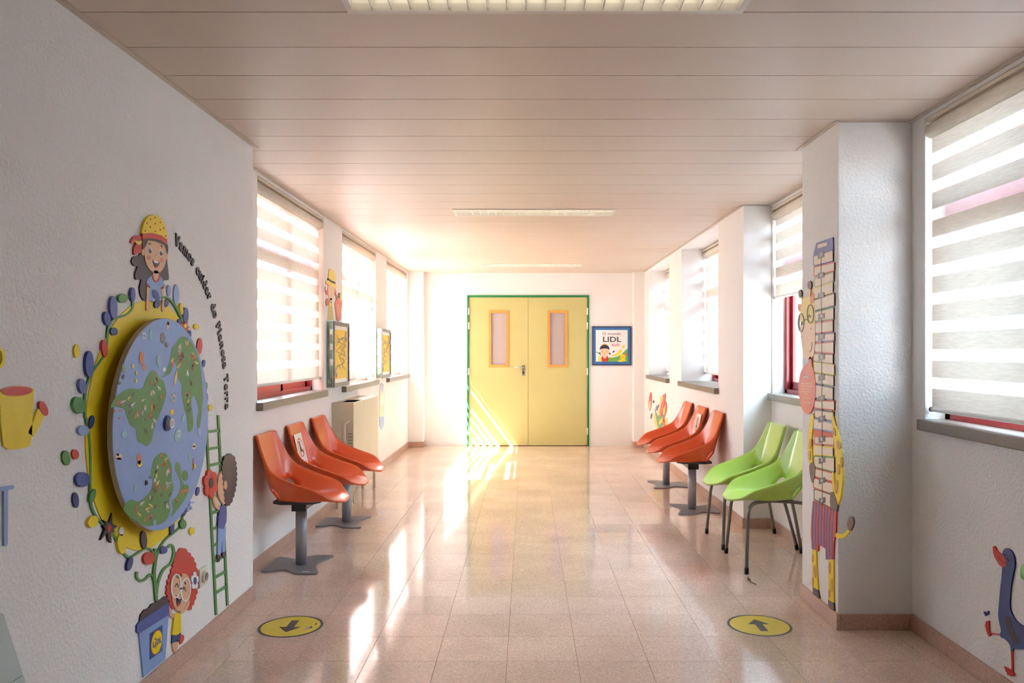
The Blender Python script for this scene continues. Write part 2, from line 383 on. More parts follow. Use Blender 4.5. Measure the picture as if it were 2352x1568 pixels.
# ------------------------------------------------------------------ double door
d = struct(empty('door_1', (0, YE, 0)))
ft = .024
box('frame_post', DX0, DX0+ft, YE-.018, YE+.1, 0, DZ-ft, DOORF, d, .002); box('frame_post', DX1-ft, DX1, YE-.018, YE+.1, 0, DZ-ft, DOORF, d, .002); box('frame_head', DX0, DX1, YE-.018, YE+.1, DZ-ft, DZ, DOORF, d, .002)
xm = .018
box('light_leak_backing', DX0, DX1, YE+.1, YE+.13, 0, DZ, DOORF, d)  # backing added behind the leaves so no light leaks through the gaps
for q, (a, b) in enumerate(((DX0+ft+.002, xm-.002), (xm+.002, DX1-ft-.002))):
    wx = (-.405+.0, .405)[q]; cxw = (1145.5-CX, 1280.5-CX)[q]/F*YE; hw = .137
    z0, z1 = H-(843-CY)/F*YE, H-(713-CY)/F*YE
    lf = boxes('door_leaf', [(a, cxw-hw+.02, YE+.0, YE+.045, .008, DZ-ft-.003), (cxw+hw-.02, b, YE, YE+.045, .008, DZ-ft-.003), (cxw-hw+.02, cxw+hw-.02, YE, YE+.045, .008, z0+.02), (cxw-hw+.02, cxw+hw-.02, YE, YE+.045, z1-.02, DZ-ft-.003)], DOORM, d)
    boxes('window_lip', [(cxw-hw, cxw-hw+.034, YE-.012, YE, z0, z1), (cxw+hw-.034, cxw+hw, YE-.012, YE, z0, z1), (cxw-hw+.034, cxw+hw-.034, YE-.012, YE, z0, z0+.034), (cxw-hw+.034, cxw+hw-.034, YE-.012, YE, z1-.034, z1)], BEECH, lf)
    box('pane', cxw-hw+.02, cxw+hw-.02, YE+.01, YE+.016, z0+.02, z1-.02, WIRED, lf)
    for hy in (715, 748, 853, 990):
        hz = H-(hy-CY)/F*YE; hx = (DX0+ft, DX1-ft)[q]
        tube('hinge', [(hx, YE-.014, hz-.048), (hx, YE-.014, hz+.048)], .011, WHITEP, lf, n=8)
hx, hz = (1202-CX)/F*YE, H-(845-CY)/F*YE
box('handle_plate', hx-.022, hx+.022, YE-.008, YE, hz-.105, hz+.04, STEEL, d, .004)
tube('handle_lever', [(hx, YE-.005, hz+.01), (hx, YE-.05, hz+.01), (hx-.03, YE-.055, hz+.01), (hx-.125, YE-.05, hz+.008)], .011, STEEL, d)
tube('keyhole', [(hx, YE-.010, hz-.06), (hx, YE-.006, hz-.06)], .012, BLACK, d)

# ------------------------------------------------------------------ chairs
def shell_mesh():
    # station: centre (x,z), crease half width, rim (x,z,half width)
    S = [((.018, .812), .150, (.034, .803, .172)), ((.028, .760), .150, (.046, .765, .183)), ((.062, .645), .146, (.082, .675, .207)),
         ((.100, .490), .138, (.128, .592, .232)), ((.150, .428), .140, (.205, .560, .233)), ((.290, .420), .150, (.310, .517, .231)),
         ((.395, .424), .155, (.415, .487, .230)), ((.462, .420), .135, (.458, .437, .196)), ((.522, .408), .060, (.505, .413, .105))]
    v = []; f = []; NC = 7
    for (cx_, cz), cw, (rx, rz, rw) in S:
        lo = .30
        row = [(rx, -rw, rz), (cx_+(rx-cx_)*lo, -(cw+(rw-cw)*lo*1.1), cz+(rz-cz)*lo), (cx_, -cw, cz)]
        row += [(cx_-.004, 0, cz-.004)]+[(a, -b, c) for a, b, c in reversed(row)]
        v += row
    for i in range(len(S)-1):
        for j in range(NC-1):
            if i == 3 and j in (1, 4): continue      # side slots at the bottom of the back
            f.append((i*NC+j, i*NC+j+1, (i+1)*NC+j+1, (i+1)*NC+j))
    me = bpy.data.meshes.new('seat_shell'); me.from_pydata(v, [], f); me.update()
    bm = bmesh.new(); bm.from_mesh(me); bmesh.ops.recalc_face_normals(bm, faces=bm.faces)
    if sum(x.normal.z for x in bm.faces) < 0: bmesh.ops.reverse_faces(bm, faces=bm.faces)
    cl = bm.edges.layers.float.get('crease_edge') or bm.edges.layers.float.new('crease_edge')
    bm.verts.ensure_lookup_table()
    for e in bm.edges:
        a, b = sorted(x.index for x in e.verts)
        if b-a == NC and a % NC in (2, 4) and a//NC < 6: e[cl] = .8
        if e.is_boundary: e[cl] = max(e[cl], .8 if 7 <= a < 49 else .4)
    bm.to_mesh(me); bm.free()
    for p in me.polygons: p.use_smooth = True
    return me
SHM = {}
def shell(parent, m, loc=(0, 0, 0)):
    if m.name not in SHM:
        me = shell_mesh(); me.materials.append(m); SHM[m.name] = me
    o = bpy.data.objects.new('seat_shell', SHM[m.name]); C.objects.link(o); o.parent = parent; o.location = loc
    a = o.modifiers.new('smooth', 'SUBSURF'); a.levels = a.render_levels = 2
    b = o.modifiers.new('thickness', 'SOLIDIFY'); b.thickness = .012; b.offset = -1
    return o
def star_plate():
    return [(p.x, p.y) for p in cr([(-.185, -.165), (-.06, -.125), (.02, -.20), (.12, -.215), (.155, -.19), (.11, -.06), (.11, .06), (.155, .19), (.12, .215), (.02, .20), (-.06, .125), (-.185, .165), (-.19, .05), (-.19, -.05)], 5)]
def bench(loc, rz, label, notice):
    r = empty('beam_bench', loc, rz, True); tag(r, label, 'bench', 'orange chairs on beams')
    P_ = 1.225
    for q in (-1, 0, 1):
        s = shell(r, ORANGE, (0, q*P_/2, 0))
        o = extrude_xy('mounting_plate', [(.10, -.11), (.16, -.15), (.34, -.13), (.375, -.08), (.375, .08), (.34, .13), (.16, .15), (.10, .11)], .396, .412, mat('plate_dark', (70, 70, 74), .45, metal=.4), None); o.parent = s
        tb = box('bumper', .19, .29, -.06, .06, .385, .397, BLACK, None); tb.parent = s
    b = box('beam', .20, .28, -P_/2-.055, P_/2+.055, .345, .388, mat('beam_grey', (105, 106, 110), .4, metal=.4), None, .004); b.parent = r
    for q in (-1, 1):
        c = box('beam_cap', .197, .283, q*(P_/2+.055)-.012, q*(P_/2+.055)+.012, .342, .391, BLACK, None, .003); c.parent = r
        p = tube('pedestal_pole', [(.238, q*P_/2, .010), (.238, q*P_/2, .346)], .034, POLE, None, n=24); p.parent = r
        pl = extrude_xy('base_plate', [(.235+x, q*P_/2+y) for x, y in star_plate()], .0, .010, PLATE, None); pl.parent = p
        for fx, fy in ((-.15, -.12), (.11, .16)):
            t_ = box('care_label', .235+.06, .235+.10, q*P_/2-.185, q*P_/2-.172, .0101, .0106, WHITEP, None) if q == -1 and fx < 0 else None
            if t_: t_.parent = p
    return r
bench((XLF, 5.505, 0), 0, 'three orange shell seats on one beam along the wall beside the mural', 1)
bench((XRF, 7.215, 0), PI, 'three orange shell seats on one beam below the window niches', 0)

def green_chair(loc, rz, label):
    r = empty('green_chair', loc, rz, True); tag(r, label, 'chair', 'green four-legged chairs')
    shell(r, GREENC)
    # tube legs: front and rear pairs run under the shell and bend down
    def arc(pts): return cr(pts, 6, False)
    for s in (-1, 1):
        for nm, pts in (('leg', [(.25, s*.10, .402), (.36, s*.150, .402), (.405, s*.178, .390), (.428, s*.196, .345), (.440, s*.215, .20), (.452, s*.242, .012)]),
                        ('leg', [(.25, s*.10, .402), (.12, s*.150, .402), (.075, s*.172, .388), (.045, s*.186, .345), (.005, s*.212, .19), (-.035, s*.240, .012)])):
            o = tube(nm, arc(pts), .0105, LEGM, None, n=12); o.parent = r
            e = pts[-1]; a = pts[-2]; dv = (Vector(e)-Vector(a)).normalized()
            f_ = tube('foot_cap', [Vector(e)-dv*.026, Vector(e)-dv*.0+Vector((0, 0, -.010))], .0128, BLACK, None, n=12); f_.parent = o
    bx = boxes('leg_bracket', [(.17, .33, -.115, -.085, .398, .414), (.17, .33, .085, .115, .398, .414), (.235, .265, -.11, .11, .400, .410)], LEGM, None, .003); bx.parent = r
    return r
green_chair((1.742, 4.943, 0), PI, 'lime green chair half hidden by the pillar with the height chart')
green_chair((1.742, 5.505, 0), PI, 'lime green chair between the orange chairs and the other green chair')

# ------------------------------------------------------------------ radiator cover
r = empty('radiator_cover', (-1.52, 7.17, 0)); tag(r, 'beige metal radiator cover under the window behind the orange chairs', 'radiator')
x0, x1, y0, y1, z0, z1 = XLF, -1.434, 6.63, 7.72, .20, .88
boxes('body', [(x0, x1, y0, y0+.012, z0, z1), (x0, x1, y1-.012, y1, z0, z1), (x1-.012, x1, y0+.012, y1-.012, z0, z1), (x0, x1-.012, y0+.012, y1-.012, z0, z0+.012)], BEIGE, r)
boxes('top_panel', [(x0, x1-.012, y0+.012, y0+.05, z1-.006, z1), (x0, x1-.012, y0+.45, y1-.012, z1-.006, z1), (x0, x0+.03, y0+.05, y0+.45, z1-.006, z1)], BEIGE, r)
for i in range(7): box('grille_slat', x0+.04+i*.02, x0+.044+i*.02, y0+.05, y0+.45, z1-.05, z1-.02, BEIGE, r)
xs = (x0+x1)/2
o = tube('cable_cover', [(xs+.02, y0-.01, z0+.02), (xs+.02, y0-.012, z1-.19), (xs+.03, y0-.012, z1-.165), (xs+.06, y0-.01, z1-.155)], .012, mat('cable_beige', (220, 208, 182), .4), r)
for i in range(14): box('vent_slot', xs+.045, x1-.012, y0-.002, y0+.001, .28+i*.026, .29+i*.026, mat('slot_dark', (150, 140, 118), .7), r)
for yy in (y0+.03, y1-.03):
    for xx in (x0+.04, x1-.03): box('foot', xx-.012, xx+.012, yy-.015, yy+.015, 0, z0+.001, BEIGE, r, .003)
tube('supply_pipe', [(x1-.03, y0+.09, z0+.02), (x1-.025, y0+.095, .12), (x1-.02, y0+.1, .04), (x1+.0, y0+.1, .03)], .011, mat('cable_beige', (220, 208, 182), .4), r)

# ------------------------------------------------------------------ flat cut-outs and prints
class Plane:
    """a wall plane seen by pixel; ax 'x' at x=v with the room towards s, or 'y' at y=v"""
    def __init__(s_, ax, v, s): s_.ax, s_.v, s_.s = ax, v, s
    def uv(s_, px, py):
        if s_.ax == 'x':
            d_ = s_.v*F/(px-CX); return d_, H-(py-CY)/F*d_
        return (px-CX)/F*s_.v, H-(py-CY)/F*s_.v
    def w(s_, u, v, off):
        return (s_.v+s_.s*off, u, v) if s_.ax == 'x' else (u, s_.v+s_.s*off, v)
    def right(s_):       # direction that reads left to right for the viewer
        return Vector((0, 1, 0)) if (s_.ax == 'x' and s_.s > 0) else Vector((0, -1, 0)) if s_.ax == 'x' else Vector((1, 0, 0))
def inked(name, rgb): return mat('print_'+name, rgb, .45, var=.03, scale=25)
INK = dict(yellow=(244, 214, 22), navy=(46, 66, 122), blue=(64, 84, 158), violet=(98, 108, 174), red=(206, 58, 44), green=(86, 146, 74), pale=(150, 176, 220), light=(136, 168, 220),
           dark=(58, 48, 58), grey=(84, 84, 90), skin=(228, 180, 142), white=(240, 240, 240), orange=(226, 130, 70), pink=(222, 140, 118), brown=(92, 72, 62), tan=(206, 160, 50),
           cream=(232, 218, 200), lilac=(120, 124, 176), softred=(214, 110, 96), softgreen=(130, 168, 128), softyellow=(238, 214, 120), softgrey=(128, 126, 122), peach=(240, 205, 170), coral=(232, 128, 112),
           teal=(140, 196, 204), mblue=(50, 112, 176), lime=(120, 180, 80), hyellow=(244, 216, 100), black=(30, 30, 34), edge=(190, 172, 150), birdblue=(42, 66, 128))
def ink(c): return inked(c, INK[c])
def ell(cx_, cy_, rx, ry, rot=0, n=20):
    a = math.radians(rot); ca, sa = math.cos(a), math.sin(a)
    return [(cx_+rx*math.cos(t)*ca-ry*math.sin(t)*sa, cy_+rx*math.cos(t)*sa+ry*math.sin(t)*ca) for t in [2*PI*i/n for i in range(n)]]
def bumps(pts, n, amp, per=8):
    P_ = cr(pts, 10); L = [0]
    for i in range(len(P_)): L.append(L[-1]+(P_[(i+1) % len(P_)]-P_[i]).length)
    T = L[-1]; out = []; cen = sum(P_, Vector((0, 0)))/len(P_)
    for q in range(n*per):
        s = T*q/(n*per); i = max(j for j in range(len(P_)) if L[j] <= s); t = (s-L[i])/max(1e-6, L[i+1]-L[i])
        a, b = P_[i], P_[(i+1) % len(P_)]; p = a+(b-a)*t; nrm = Vector(((b-a).y, -(b-a).x)).normalized()
        if nrm.dot(p-cen) < 0: nrm = -nrm
        out.append(tuple(p+nrm*amp*abs(math.sin(PI*q/per))))
    return out
class Decal:
    def __init__(s, name, label, cat, plane, tf=None, group=None, base=.006, root=None, start=0.0):
        s.plane, s.tf, s.base, s.start = plane, (tf or (lambda p: p)), base, start
        s.root = root; s.meta = (name, label, cat, group); s.own = root is None
    def _root(s, pts):
        if s.root is None:
            uv = [s.plane.uv(*s.tf(p)) for p in pts]
            c = s.plane.w(sum(u for u, v in uv)/len(uv), min(v for u, v in uv), 0)
            s.root = empty(s.meta[0], c); tag(s.root, s.meta[1], s.meta[2], s.meta[3])
        return s.root
    def poly(s, nm, pts, c, lv=0, sm=0, par=None, uvpts=None):
        if uvpts is None:
            if sm: pts = [tuple(p) for p in cr(pts, sm)]
            R = s._root(pts); uv = [s.plane.uv(*s.tf(p)) for p in pts]
        else: uv = uvpts; R = s.root
        n = len(uv); a = s.start; b = s.base+.0008*lv
        v = [s.plane.w(u, q, a) for u, q in uv]+[s.plane.w(u, q, b) for u, q in uv]
        f = [tuple(range(n)), tuple(range(n, 2*n))]+[(i, (i+1) % n, n+(i+1) % n, n+i) for i in range(n)]
        return pydata(nm, v, f, ink(c) if isinstance(c, str) else c, par or R)
    def ell(s, nm, e, c, lv=0, par=None, n=20): return s.poly(nm, ell(*e, n=n), c, lv, 0, par)
    def stroke(s, nm, pts, w_, c, lv=0, closed=False, sm=6, par=None, a=None):
        P_ = cr(pts, sm, closed) if sm else [Vector(p) for p in pts]
        R = s._root([tuple(p) for p in P_]); n = len(P_); v = []; f = []
        st = s.start if a is None else a; b = s.base+.0008*lv
        for i, p in enumerate(P_):
            q0, q1 = (P_[i-1], P_[(i+1) % n]) if closed else (P_[max(i-1, 0)], P_[min(i+1, n-1)])
            t = q1-q0; nr = Vector((-t.y, t.x)); nr = nr.normalized() if nr.length > 1e-6 else Vector((1, 0))
            hw = (w_ if not isinstance(w_, (list, tuple)) else w_[0]+(w_[1]-w_[0])*i/max(1, n-1))/2
            for sg in (1, -1):
                u, q = s.plane.uv(*s.tf(tuple(p+nr*hw*sg)))
                v += [s.plane.w(u, q, st), s.plane.w(u, q, b)]
        for i in range(n if closed else n-1):
            A = 4*i; B = 4*((i+1) % n)
            f += [(A+1, B+1, B+3, A+3), (A, A+2, B+2, B), (A, B, B+1, A+1), (A+2, A+3, B+3, B+2)]
        if not closed: f += [(0, 1, 3, 2), (4*n-4, 4*n-2, 4*n-1, 4*n-3)]
        return pydata(nm, v, f, ink(c), par or R)
    def text(s, nm, body, px, py, size, c, lv=0, rot=0, par=None, bold=0, th=None, align='CENTER', xs=1, uv=None):
        cu = bpy.data.curves.new('t', 'FONT'); cu.body = body; cu.size = size; cu.align_x = align; cu.offset = bold; cu.resolution_u = 3
        cu.extrude = .0004 if th is None else th/2
        o = bpy.data.objects.new('t', cu); C.objects.link(o)
        bpy.context.view_layer.update()
        me = bpy.data.meshes.new_from_object(o); bpy.data.objects.remove(o); bpy.data.curves.remove(cu)
        u, q = uv if uv else s.plane.uv(*s.tf((px, py)))
        off = s.base+.0008*lv if th is None else th/2+.0005
        nrm = Vector((s.plane.s, 0, 0)) if s.plane.ax == 'x' else Vector((0, s.plane.s, 0))
        rt = s.plane.right(); up = Vector((0, 0, 1)); ca, sa = math.cos(rot), math.sin(rot)
        R_, U_ = rt*ca+up*sa, up*ca-rt*sa; O = Vector(s.plane.w(u, q, off))
        for v in me.vertices: x, y, z = v.co; v.co = O+R_*x*xs+U_*y+nrm*z
        me.name = nm
        return link(nm, me, ink(c), par or s.root)
def zt(ox, oy, k): return lambda p: (ox+p[0]/k, oy+p[1]/k)
r1, r2 = zt(0, 450, 2.8517), zt(0, 950, 2.5371)
PL = Plane('x', XL, 1)

# -- yellow wheel backing disc and turning planet disc
DCY, DCZ = 3.085, 1.030
def disc_mesh(nm, x0, x1, rad, m, parent, n=96):
    v = []; f = []
    for x in (x0, x1): v += [(x, DCY+rad*math.cos(2*PI*i/n), DCZ+rad*math.sin(2*PI*i/n)) for i in range(n)]
    f = [tuple(range(n)), tuple(range(n, 2*n))]+[(i, (i+1) % n, n+(i+1) % n, n+i) for i in range(n)]
    return pydata(nm, v, f, m, parent)
YD = disc_mesh('sun_disc', XL, XL+.004, .474, ink('yellow'), None); tag(YD, 'round flat yellow disc on the wall behind the planet wheel', 'disc')
XD = XL+.055
pw = empty('planet_wheel', (XD, DCY, DCZ-.405)); tag(pw, 'round blue planet wheel with green continents mounted off the wall', 'wheel')
disc_mesh('board', XD-.018, XD-.001, .404, mat('board_edge', (184, 168, 148), .6), pw)
sea = disc_mesh('sea_print', XD-.002, XD, .402, ink('light'), pw)
tube('axle', [(XL+.004, DCY, DCZ), (XD-.017, DCY, DCZ)], .05, STEEL, pw, n=24)
PD = Plane('x', XD, 1)
D = Decal('planet', '', '', PD, r1, root=pw, base=.0006, start=-.0008)
A_ = [r1(p) for p in [(725, 1385), (740, 1340), (790, 1290), (850, 1260), (900, 1265), (935, 1255), (955, 1200), (985, 1150), (1010, 1140), (1030, 1165), (1045, 1195), (1070, 1215), (1085, 1270), (1085, 1310), (1065, 1380), (1040, 1440), (1015, 1500)]]+[r2(p) for p in [(890, 120), (880, 160), (855, 188), (835, 175), (800, 155), (790, 90), (760, 68), (738, 20)]]+[r1(p) for p in [(815, 1400), (790, 1385), (755, 1380)]]
B_ = [r1(p) for p in [(1045, 1195), (1065, 1185), (1095, 1130), (1115, 1060), (1125, 1000), (1150, 965), (1175, 930), (1200, 920), (1230, 935), (1260, 970), (1285, 1020), (1303, 1080), (1316, 1150), (1324, 1240), (1328, 1330), (1318, 1440), (1303, 1530), (1290, 1480), (1300, 1400), (1280, 1320), (1262, 1310), (1252, 1350), (1262, 1430), (1265, 1500), (1255, 1535), (1230, 1535), (1225, 1450), (1205, 1380), (1190, 1290), (1190, 1240), (1165, 1190), (1160, 1120), (1140, 1080), (1120, 1150), (1085, 1180)]]
C_ = [r2(p) for p in [(718, 548), (760, 500), (800, 512), (840, 490), (875, 450), (890, 400), (880, 340), (895, 270), (930, 232), (965, 232), (985, 270), (1000, 310), (1000, 380), (1010, 430), (1000, 470), (985, 500), (990, 560), (975, 610), (940, 640), (890, 650), (840, 652), (790, 625), (745, 590)]]
E_ = [r2(p) for p in [(1000, 510), (1030, 480), (1050, 430), (1045, 380), (1020, 320), (1030, 280), (1050, 300), (1060, 370), (1070, 410), (1098, 420), (1090, 470), (1055, 530), (1020, 575), (998, 600), (1010, 550)]]
G_ = [r2(p) for p in ell(1078, 360, 17, 32)]
I_ = Decal('', '', '', PD, None, root=pw, base=.0006, start=-.0008)
for s in (A_, B_, C_, E_): I_.poly('continent', s, 'green', 0, 4)
I_.poly('continent', G_, 'green', 0)
def inside(p, poly):
    x, y = p; c = False
    for i in range(len(poly)):
        (xa, ya), (xb, yb) = poly[i-1], poly[i]
        if (ya > y) != (yb > y) and x < (xb-xa)*(y-ya)/(yb-ya)+xa: c = not c
    return c
def animals(cols, polys, count, lv):
    """little printed creatures: a body, a head, a tail or legs, many small shapes of one colour"""
    for col in cols:
        v = []; f = []; got = 0; tries = 0
        while got < count and tries < 4000:
            tries += 1; P_ = random.choice(polys)
            xs_ = [p[0] for p in P_]; ys_ = [p[1] for p in P_]; p = (random.uniform(min(xs_), max(xs_)), random.uniform(min(ys_), max(ys_)))
            if not all(inside((p[0]+a, p[1]+b), P_) for a, b in ((4, 0), (-4, 0), (0, 5), (0, -5))): continue
            got += 1; rot = random.uniform(-60, 60); k_ = random.uniform(.8, 1.25)
            shp = [ell(p[0], p[1], 2.0*k_, 4.6*k_, rot, 8)]
            a = math.radians(rot); hx_, hy_ = p[0]+5*k_*math.sin(a), p[1]-5*k_*math.cos(a)
            shp.append(ell(hx_+.8, hy_, 1.3*k_, 1.9*k_, 0, 7))
            for q in (-1, 1):
                lx, ly = p[0]+q*1.6*k_, p[1]+4*k_
                shp.append([(lx-.5, ly-2), (lx+.5, ly-2), (lx+.7, ly+2.2*k_), (lx-.3, ly+2.2*k_)])
            for s in shp:
                n0 = len(v); v += [PD.w(*PD.uv(*q), .0006+.0008*lv) for q in s]; f.append(tuple(range(n0, len(v))))
        o = pydata('animal_print', v, f, ink(col), pw, fix=False); o['kind'] = 'stuff'
animals(['cream', 'orange', 'brown', 'hyellow', 'softred', 'white'], [A_, B_, B_, C_, C_, E_], 17, 1)
for cx_, cy_, rx, ry, c in ((985, 905, 10, 40, 'teal'), (1040, 1080, 14, 40, 'teal'), (870, 1115, 8, 18, 'hyellow'), (890, 1160, 6, 14, 'hyellow'), (890, 1210, 6, 14, 'hyellow'), (925, 1060, 13, 42, 'orange'), (940, 1120, 9, 26, 'orange'), (810, 1130, 11, 30, 'softgreen'), (805, 1185, 8, 16, 'grey'),
                            (1065, 930, 16, 36, 'softgrey'), (1090, 975, 10, 18, 'softgrey'), (1125, 1415, 12, 20, 'hyellow'), (1200, 1455, 9, 30, 'teal'), (1150, 1190, 6, 50, 'softyellow'), (1098, 850, 9, 30, 'cream'), (1100, 835, 7, 12, 'softred'), (780, 1225, 10, 10, 'grey'), (752, 1408, 9, 8, 'pink'), (790, 1405, 9, 8, 'pink'), (788, 1455, 9, 8, 'pink'),
                            (1075, 1135, 12, 14, 'white'), (1130, 1100, 8, 20, 'softred')):
    D.ell('sea_print', (cx_, cy_, rx, ry, random.uniform(-15, 15)), c, 1)
D2 = Decal('', '', '', PD, r2, root=pw, base=.0006, start=-.0008)
for cx_, cy_, rx, ry, c in ((690, 250, 20, 18, 'cream'), (685, 238, 7, 8, 'softred'), (692, 262, 16, 6, 'softred'), (808, 265, 11, 32, 'orange'), (812, 290, 14, 20, 'hyellow'), (722, 120, 16, 20, 'teal'), (788, 440, 9, 28, 'teal'), (1035, 125, 18, 40, 'teal'), (1128, 188, 12, 18, 'cream'), (1128, 190, 9, 5, 'softred'), (1105, 250, 9, 20, 'teal'),
                            (1130, 305, 12, 12, 'hyellow'), (1125, 295, 4, 38, 'softred'), (852, 402, 8, 9, 'grey'), (875, 370, 6, 7, 'grey'), (1162, 110, 10, 28, 'pale'), (900, 632, 10, 18, 'teal')):
    D2.ell('sea_print', (cx_, cy_, rx, ry, random.uniform(-12, 12)), c, 1)
for i in range(6):
    a = PI*i/6
    for (ox, oy, tf_, L_, c) in ((940, 915, D, 26, 'white'), (1135, 1325, D, 30, 'cream'), (1040, 115, D2, 22, 'white'), (852, 402, D2, 14, 'dark')):
        tf_.stroke('sea_print', [(ox-L_*.55*math.cos(a), oy-L_*math.sin(a)), (ox-L_*.25*math.cos(a), oy-L_*.45*math.sin(a))], 4, c, 2, sm=0); tf_.stroke('sea_print', [(ox+L_*.25*math.cos(a), oy+L_*.45*math.sin(a)), (ox+L_*.55*math.cos(a), oy+L_*math.sin(a))], 4, c, 2, sm=0)
hb = disc_mesh('hub_ring', XD, XD+.006, .030, ink('navy'), pw, 32); hb2 = disc_mesh('hub_knob', XD+.006, XD+.022, .019, WHITEP, pw, 32); disc_mesh('hub_dial', XD+.022, XD+.023, .013, mat('dial_grey', (176, 178, 184), .4), hb2, 24)

# -- curved lettering
LW = empty('wall_lettering', (XL, 3.70, DCZ)); tag(LW, 'dark grey raised lettering curving around the planet wheel', 'lettering')
TD = Decal('', '', '', PL, None, root=LW)
msg = 'Vamos cuidar do Planeta Terra'
wd = {'V': 1.05, 'm': 1.35, 'P': 1.0, 'T': .95, 'i': .5, 'l': .5, ' ': .75, 'r': .72, 't': .65, 'c': .82, 's': .8}
tot = sum(wd.get(c, .95) for c in msg); acc = 0; R0 = .738
a0, a1 = math.radians(75.5), math.radians(-.5)
for c in msg:
    wc = wd.get(c, .95); a = a0+(a1-a0)*(acc+wc/2)/tot; acc += wc
    if c == ' ': continue
    TD.text('letter', c, 0, 0, .069, 'grey', rot=a-PI/2, bold=.0022, th=.006, uv=(DCY+R0*math.cos(a), DCZ+R0*math.sin(a)), xs=.92)

# -- girl with spotted hat sitting on the disc
D = Decal('cartoon_girl_cutout', 'cutout girl with yellow spotted hat and long dark hair above the planet wheel', 'wall cutout', PL, r1)
D.poly('hair', [(918, 280), (908, 380), (866, 398), (853, 430), (870, 458), (892, 462), (876, 510), (882, 548), (915, 548), (905, 600), (912, 650), (935, 685), (975, 692), (1060, 690), (1062, 560), (1085, 552), (1097, 538), (1092, 480), (1086, 420), (1079, 300)], 'dark', 0, 4)
D.poly('bow', [(918, 268), (880, 262), (858, 275), (846, 308), (880, 305), (866, 345), (868, 385), (890, 375), (918, 362)], 'red', 1, 3)
D.poly('bow_pattern', [(868, 288), (890, 296), (915, 292), (912, 315), (890, 318)], 'hyellow', 2, 3)
D.poly('arm', [(949, 592), (968, 595), (964, 650), (966, 730), (955, 750), (945, 740), (947, 650)], 'skin', 3, 3); D.poly('arm', [(1042, 602), (1060, 600), (1063, 660), (1066, 735), (1058, 755), (1048, 745), (1050, 660)], 'skin', 3, 3)
D.poly('shirt', [(985, 518), (1030, 520), (1058, 555), (1062, 600), (1045, 605), (1044, 682), (968, 682), (968, 597), (946, 590), (952, 550)], 'light', 2, 3)
D.poly('neck', [(994, 490), (1020, 490), (1028, 522), (1018, 548), (1006, 554), (992, 545), (988, 520)], 'skin', 3, 3)
D.stroke('collar', [(987, 520), (993, 548), (1008, 560), (1025, 546), (1031, 520)], 9, 'red', 4)
D.stroke('cuff', [(947, 572), (957, 590), (969, 598)], 9, 'red', 3); D.stroke('cuff', [(1042, 606), (1053, 600), (1063, 588)], 9, 'red', 3)
D.ell('ear', (927, 365, 12, 25, 0), 'skin', 2); D.ell('ear', (1078, 395, 9, 21, 0), 'skin', 2)
fc = D.poly('face', [(935, 310), (955, 287), (1000, 290), (1055, 310), (1072, 345), (1075, 400), (1067, 450), (1045, 490), (1010, 508), (975, 490), (948, 450), (935, 395)], 'skin', 3, 4)
D.poly('fringe', [(918, 278), (985, 280), (1077, 308), (1077, 362), (1062, 322), (1000, 297), (955, 290), (940, 330), (919, 350)], 'dark', 4)
for ex, ey in ((968, 358), (1040, 373)):
    D.ell('eye', (ex, ey, 14, 24, 0), 'white', 4, par=fc); D.ell('pupil', (ex, ey+2, 9, 16, 0), 'dark', 5, par=fc); D.ell('eye_glint', (ex+3, ey-6, 3, 5, 0), 'white', 6, par=fc)
D.stroke('eyebrow', [(960, 318), (966, 309), (973, 314)], 6, 'dark', 4, par=fc); D.stroke('eyebrow', [(1036, 326), (1042, 325), (1049, 335)], 6, 'dark', 4, par=fc)
D.ell('cheek', (962, 405, 12, 14, 0), 'pink', 4, par=fc); D.ell('cheek', (1046, 422, 12, 15, 0), 'pink', 4, par=fc)
D.stroke('nose', [(1005, 375), (1010, 388), (1003, 392)], 3, 'pink', 4, par=fc)
D.poly('mouth', [(984, 415), (1003, 426), (1028, 428), (1024, 455), (1008, 471), (993, 456)], 'dark', 4, 3, par=fc); D.poly('teeth', [(987, 417), (1003, 426), (1025, 429), (1018, 441), (996, 437)], 'white', 5, par=fc); D.ell('tongue', (1008, 462, 9, 6, 0), 'red', 5, par=fc)
ht = D.poly('hat', [(917, 250), (918, 212), (930, 172), (955, 137), (990, 124), (1022, 133), (1050, 165), (1069, 212), (1079, 290), (1040, 265), (980, 250)], 'yellow', 5, 4)
D.poly('hat_band', [(916, 245), (980, 242), (1040, 258), (1078, 284), (1077, 318), (1040, 294), (980, 277), (916, 281)], 'red', 6)
for p in ((968, 152), (998, 140), (945, 178), (1000, 181), (1033, 173), (967, 203), (1055, 211), (933, 228), (1033, 221), (1000, 231), (1068, 262)): D.ell('hat_dot', (p[0], p[1], 4, 6.5, 10), 'red', 6, par=ht, n=10)

# -- vine with leaves and the plant stem
V = Decal('vine', 'green vine with coloured leaves winding around the yellow disc down to the pot', 'wall cutout', PL, None, base=.006)
V.stroke('vine_stem', [r1(p) for p in [(822, 660), (850, 668), (863, 700), (852, 745), (815, 778), (760, 797), (720, 825), (700, 870), (692, 950), (680, 1030), (640, 1090), (592, 1160), (558, 1250), (546, 1340), (550, 1440)]]+[r2(p) for p in [(497, 40), (512, 150), (518, 300), (518, 400), (520, 490), (532, 560), (575, 625), (645, 690), (690, 770), (740, 835), (800, 808), (845, 782), (880, 798), (898, 845)]], 4.6, 'green', 0, sm=4)
V.stroke('vine_stem', [r1(p) for p in [(1028, 666), (1080, 664), (1130, 710), (1165, 775), (1192, 835)]], 4.2, 'green', 4, sm=4)
V.stroke('vine_stem', [r2(p) for p in [(1058, 590), (1050, 650), (1010, 690), (960, 730), (920, 790), (903, 850)]], 4.2, 'green', 0, sm=4)
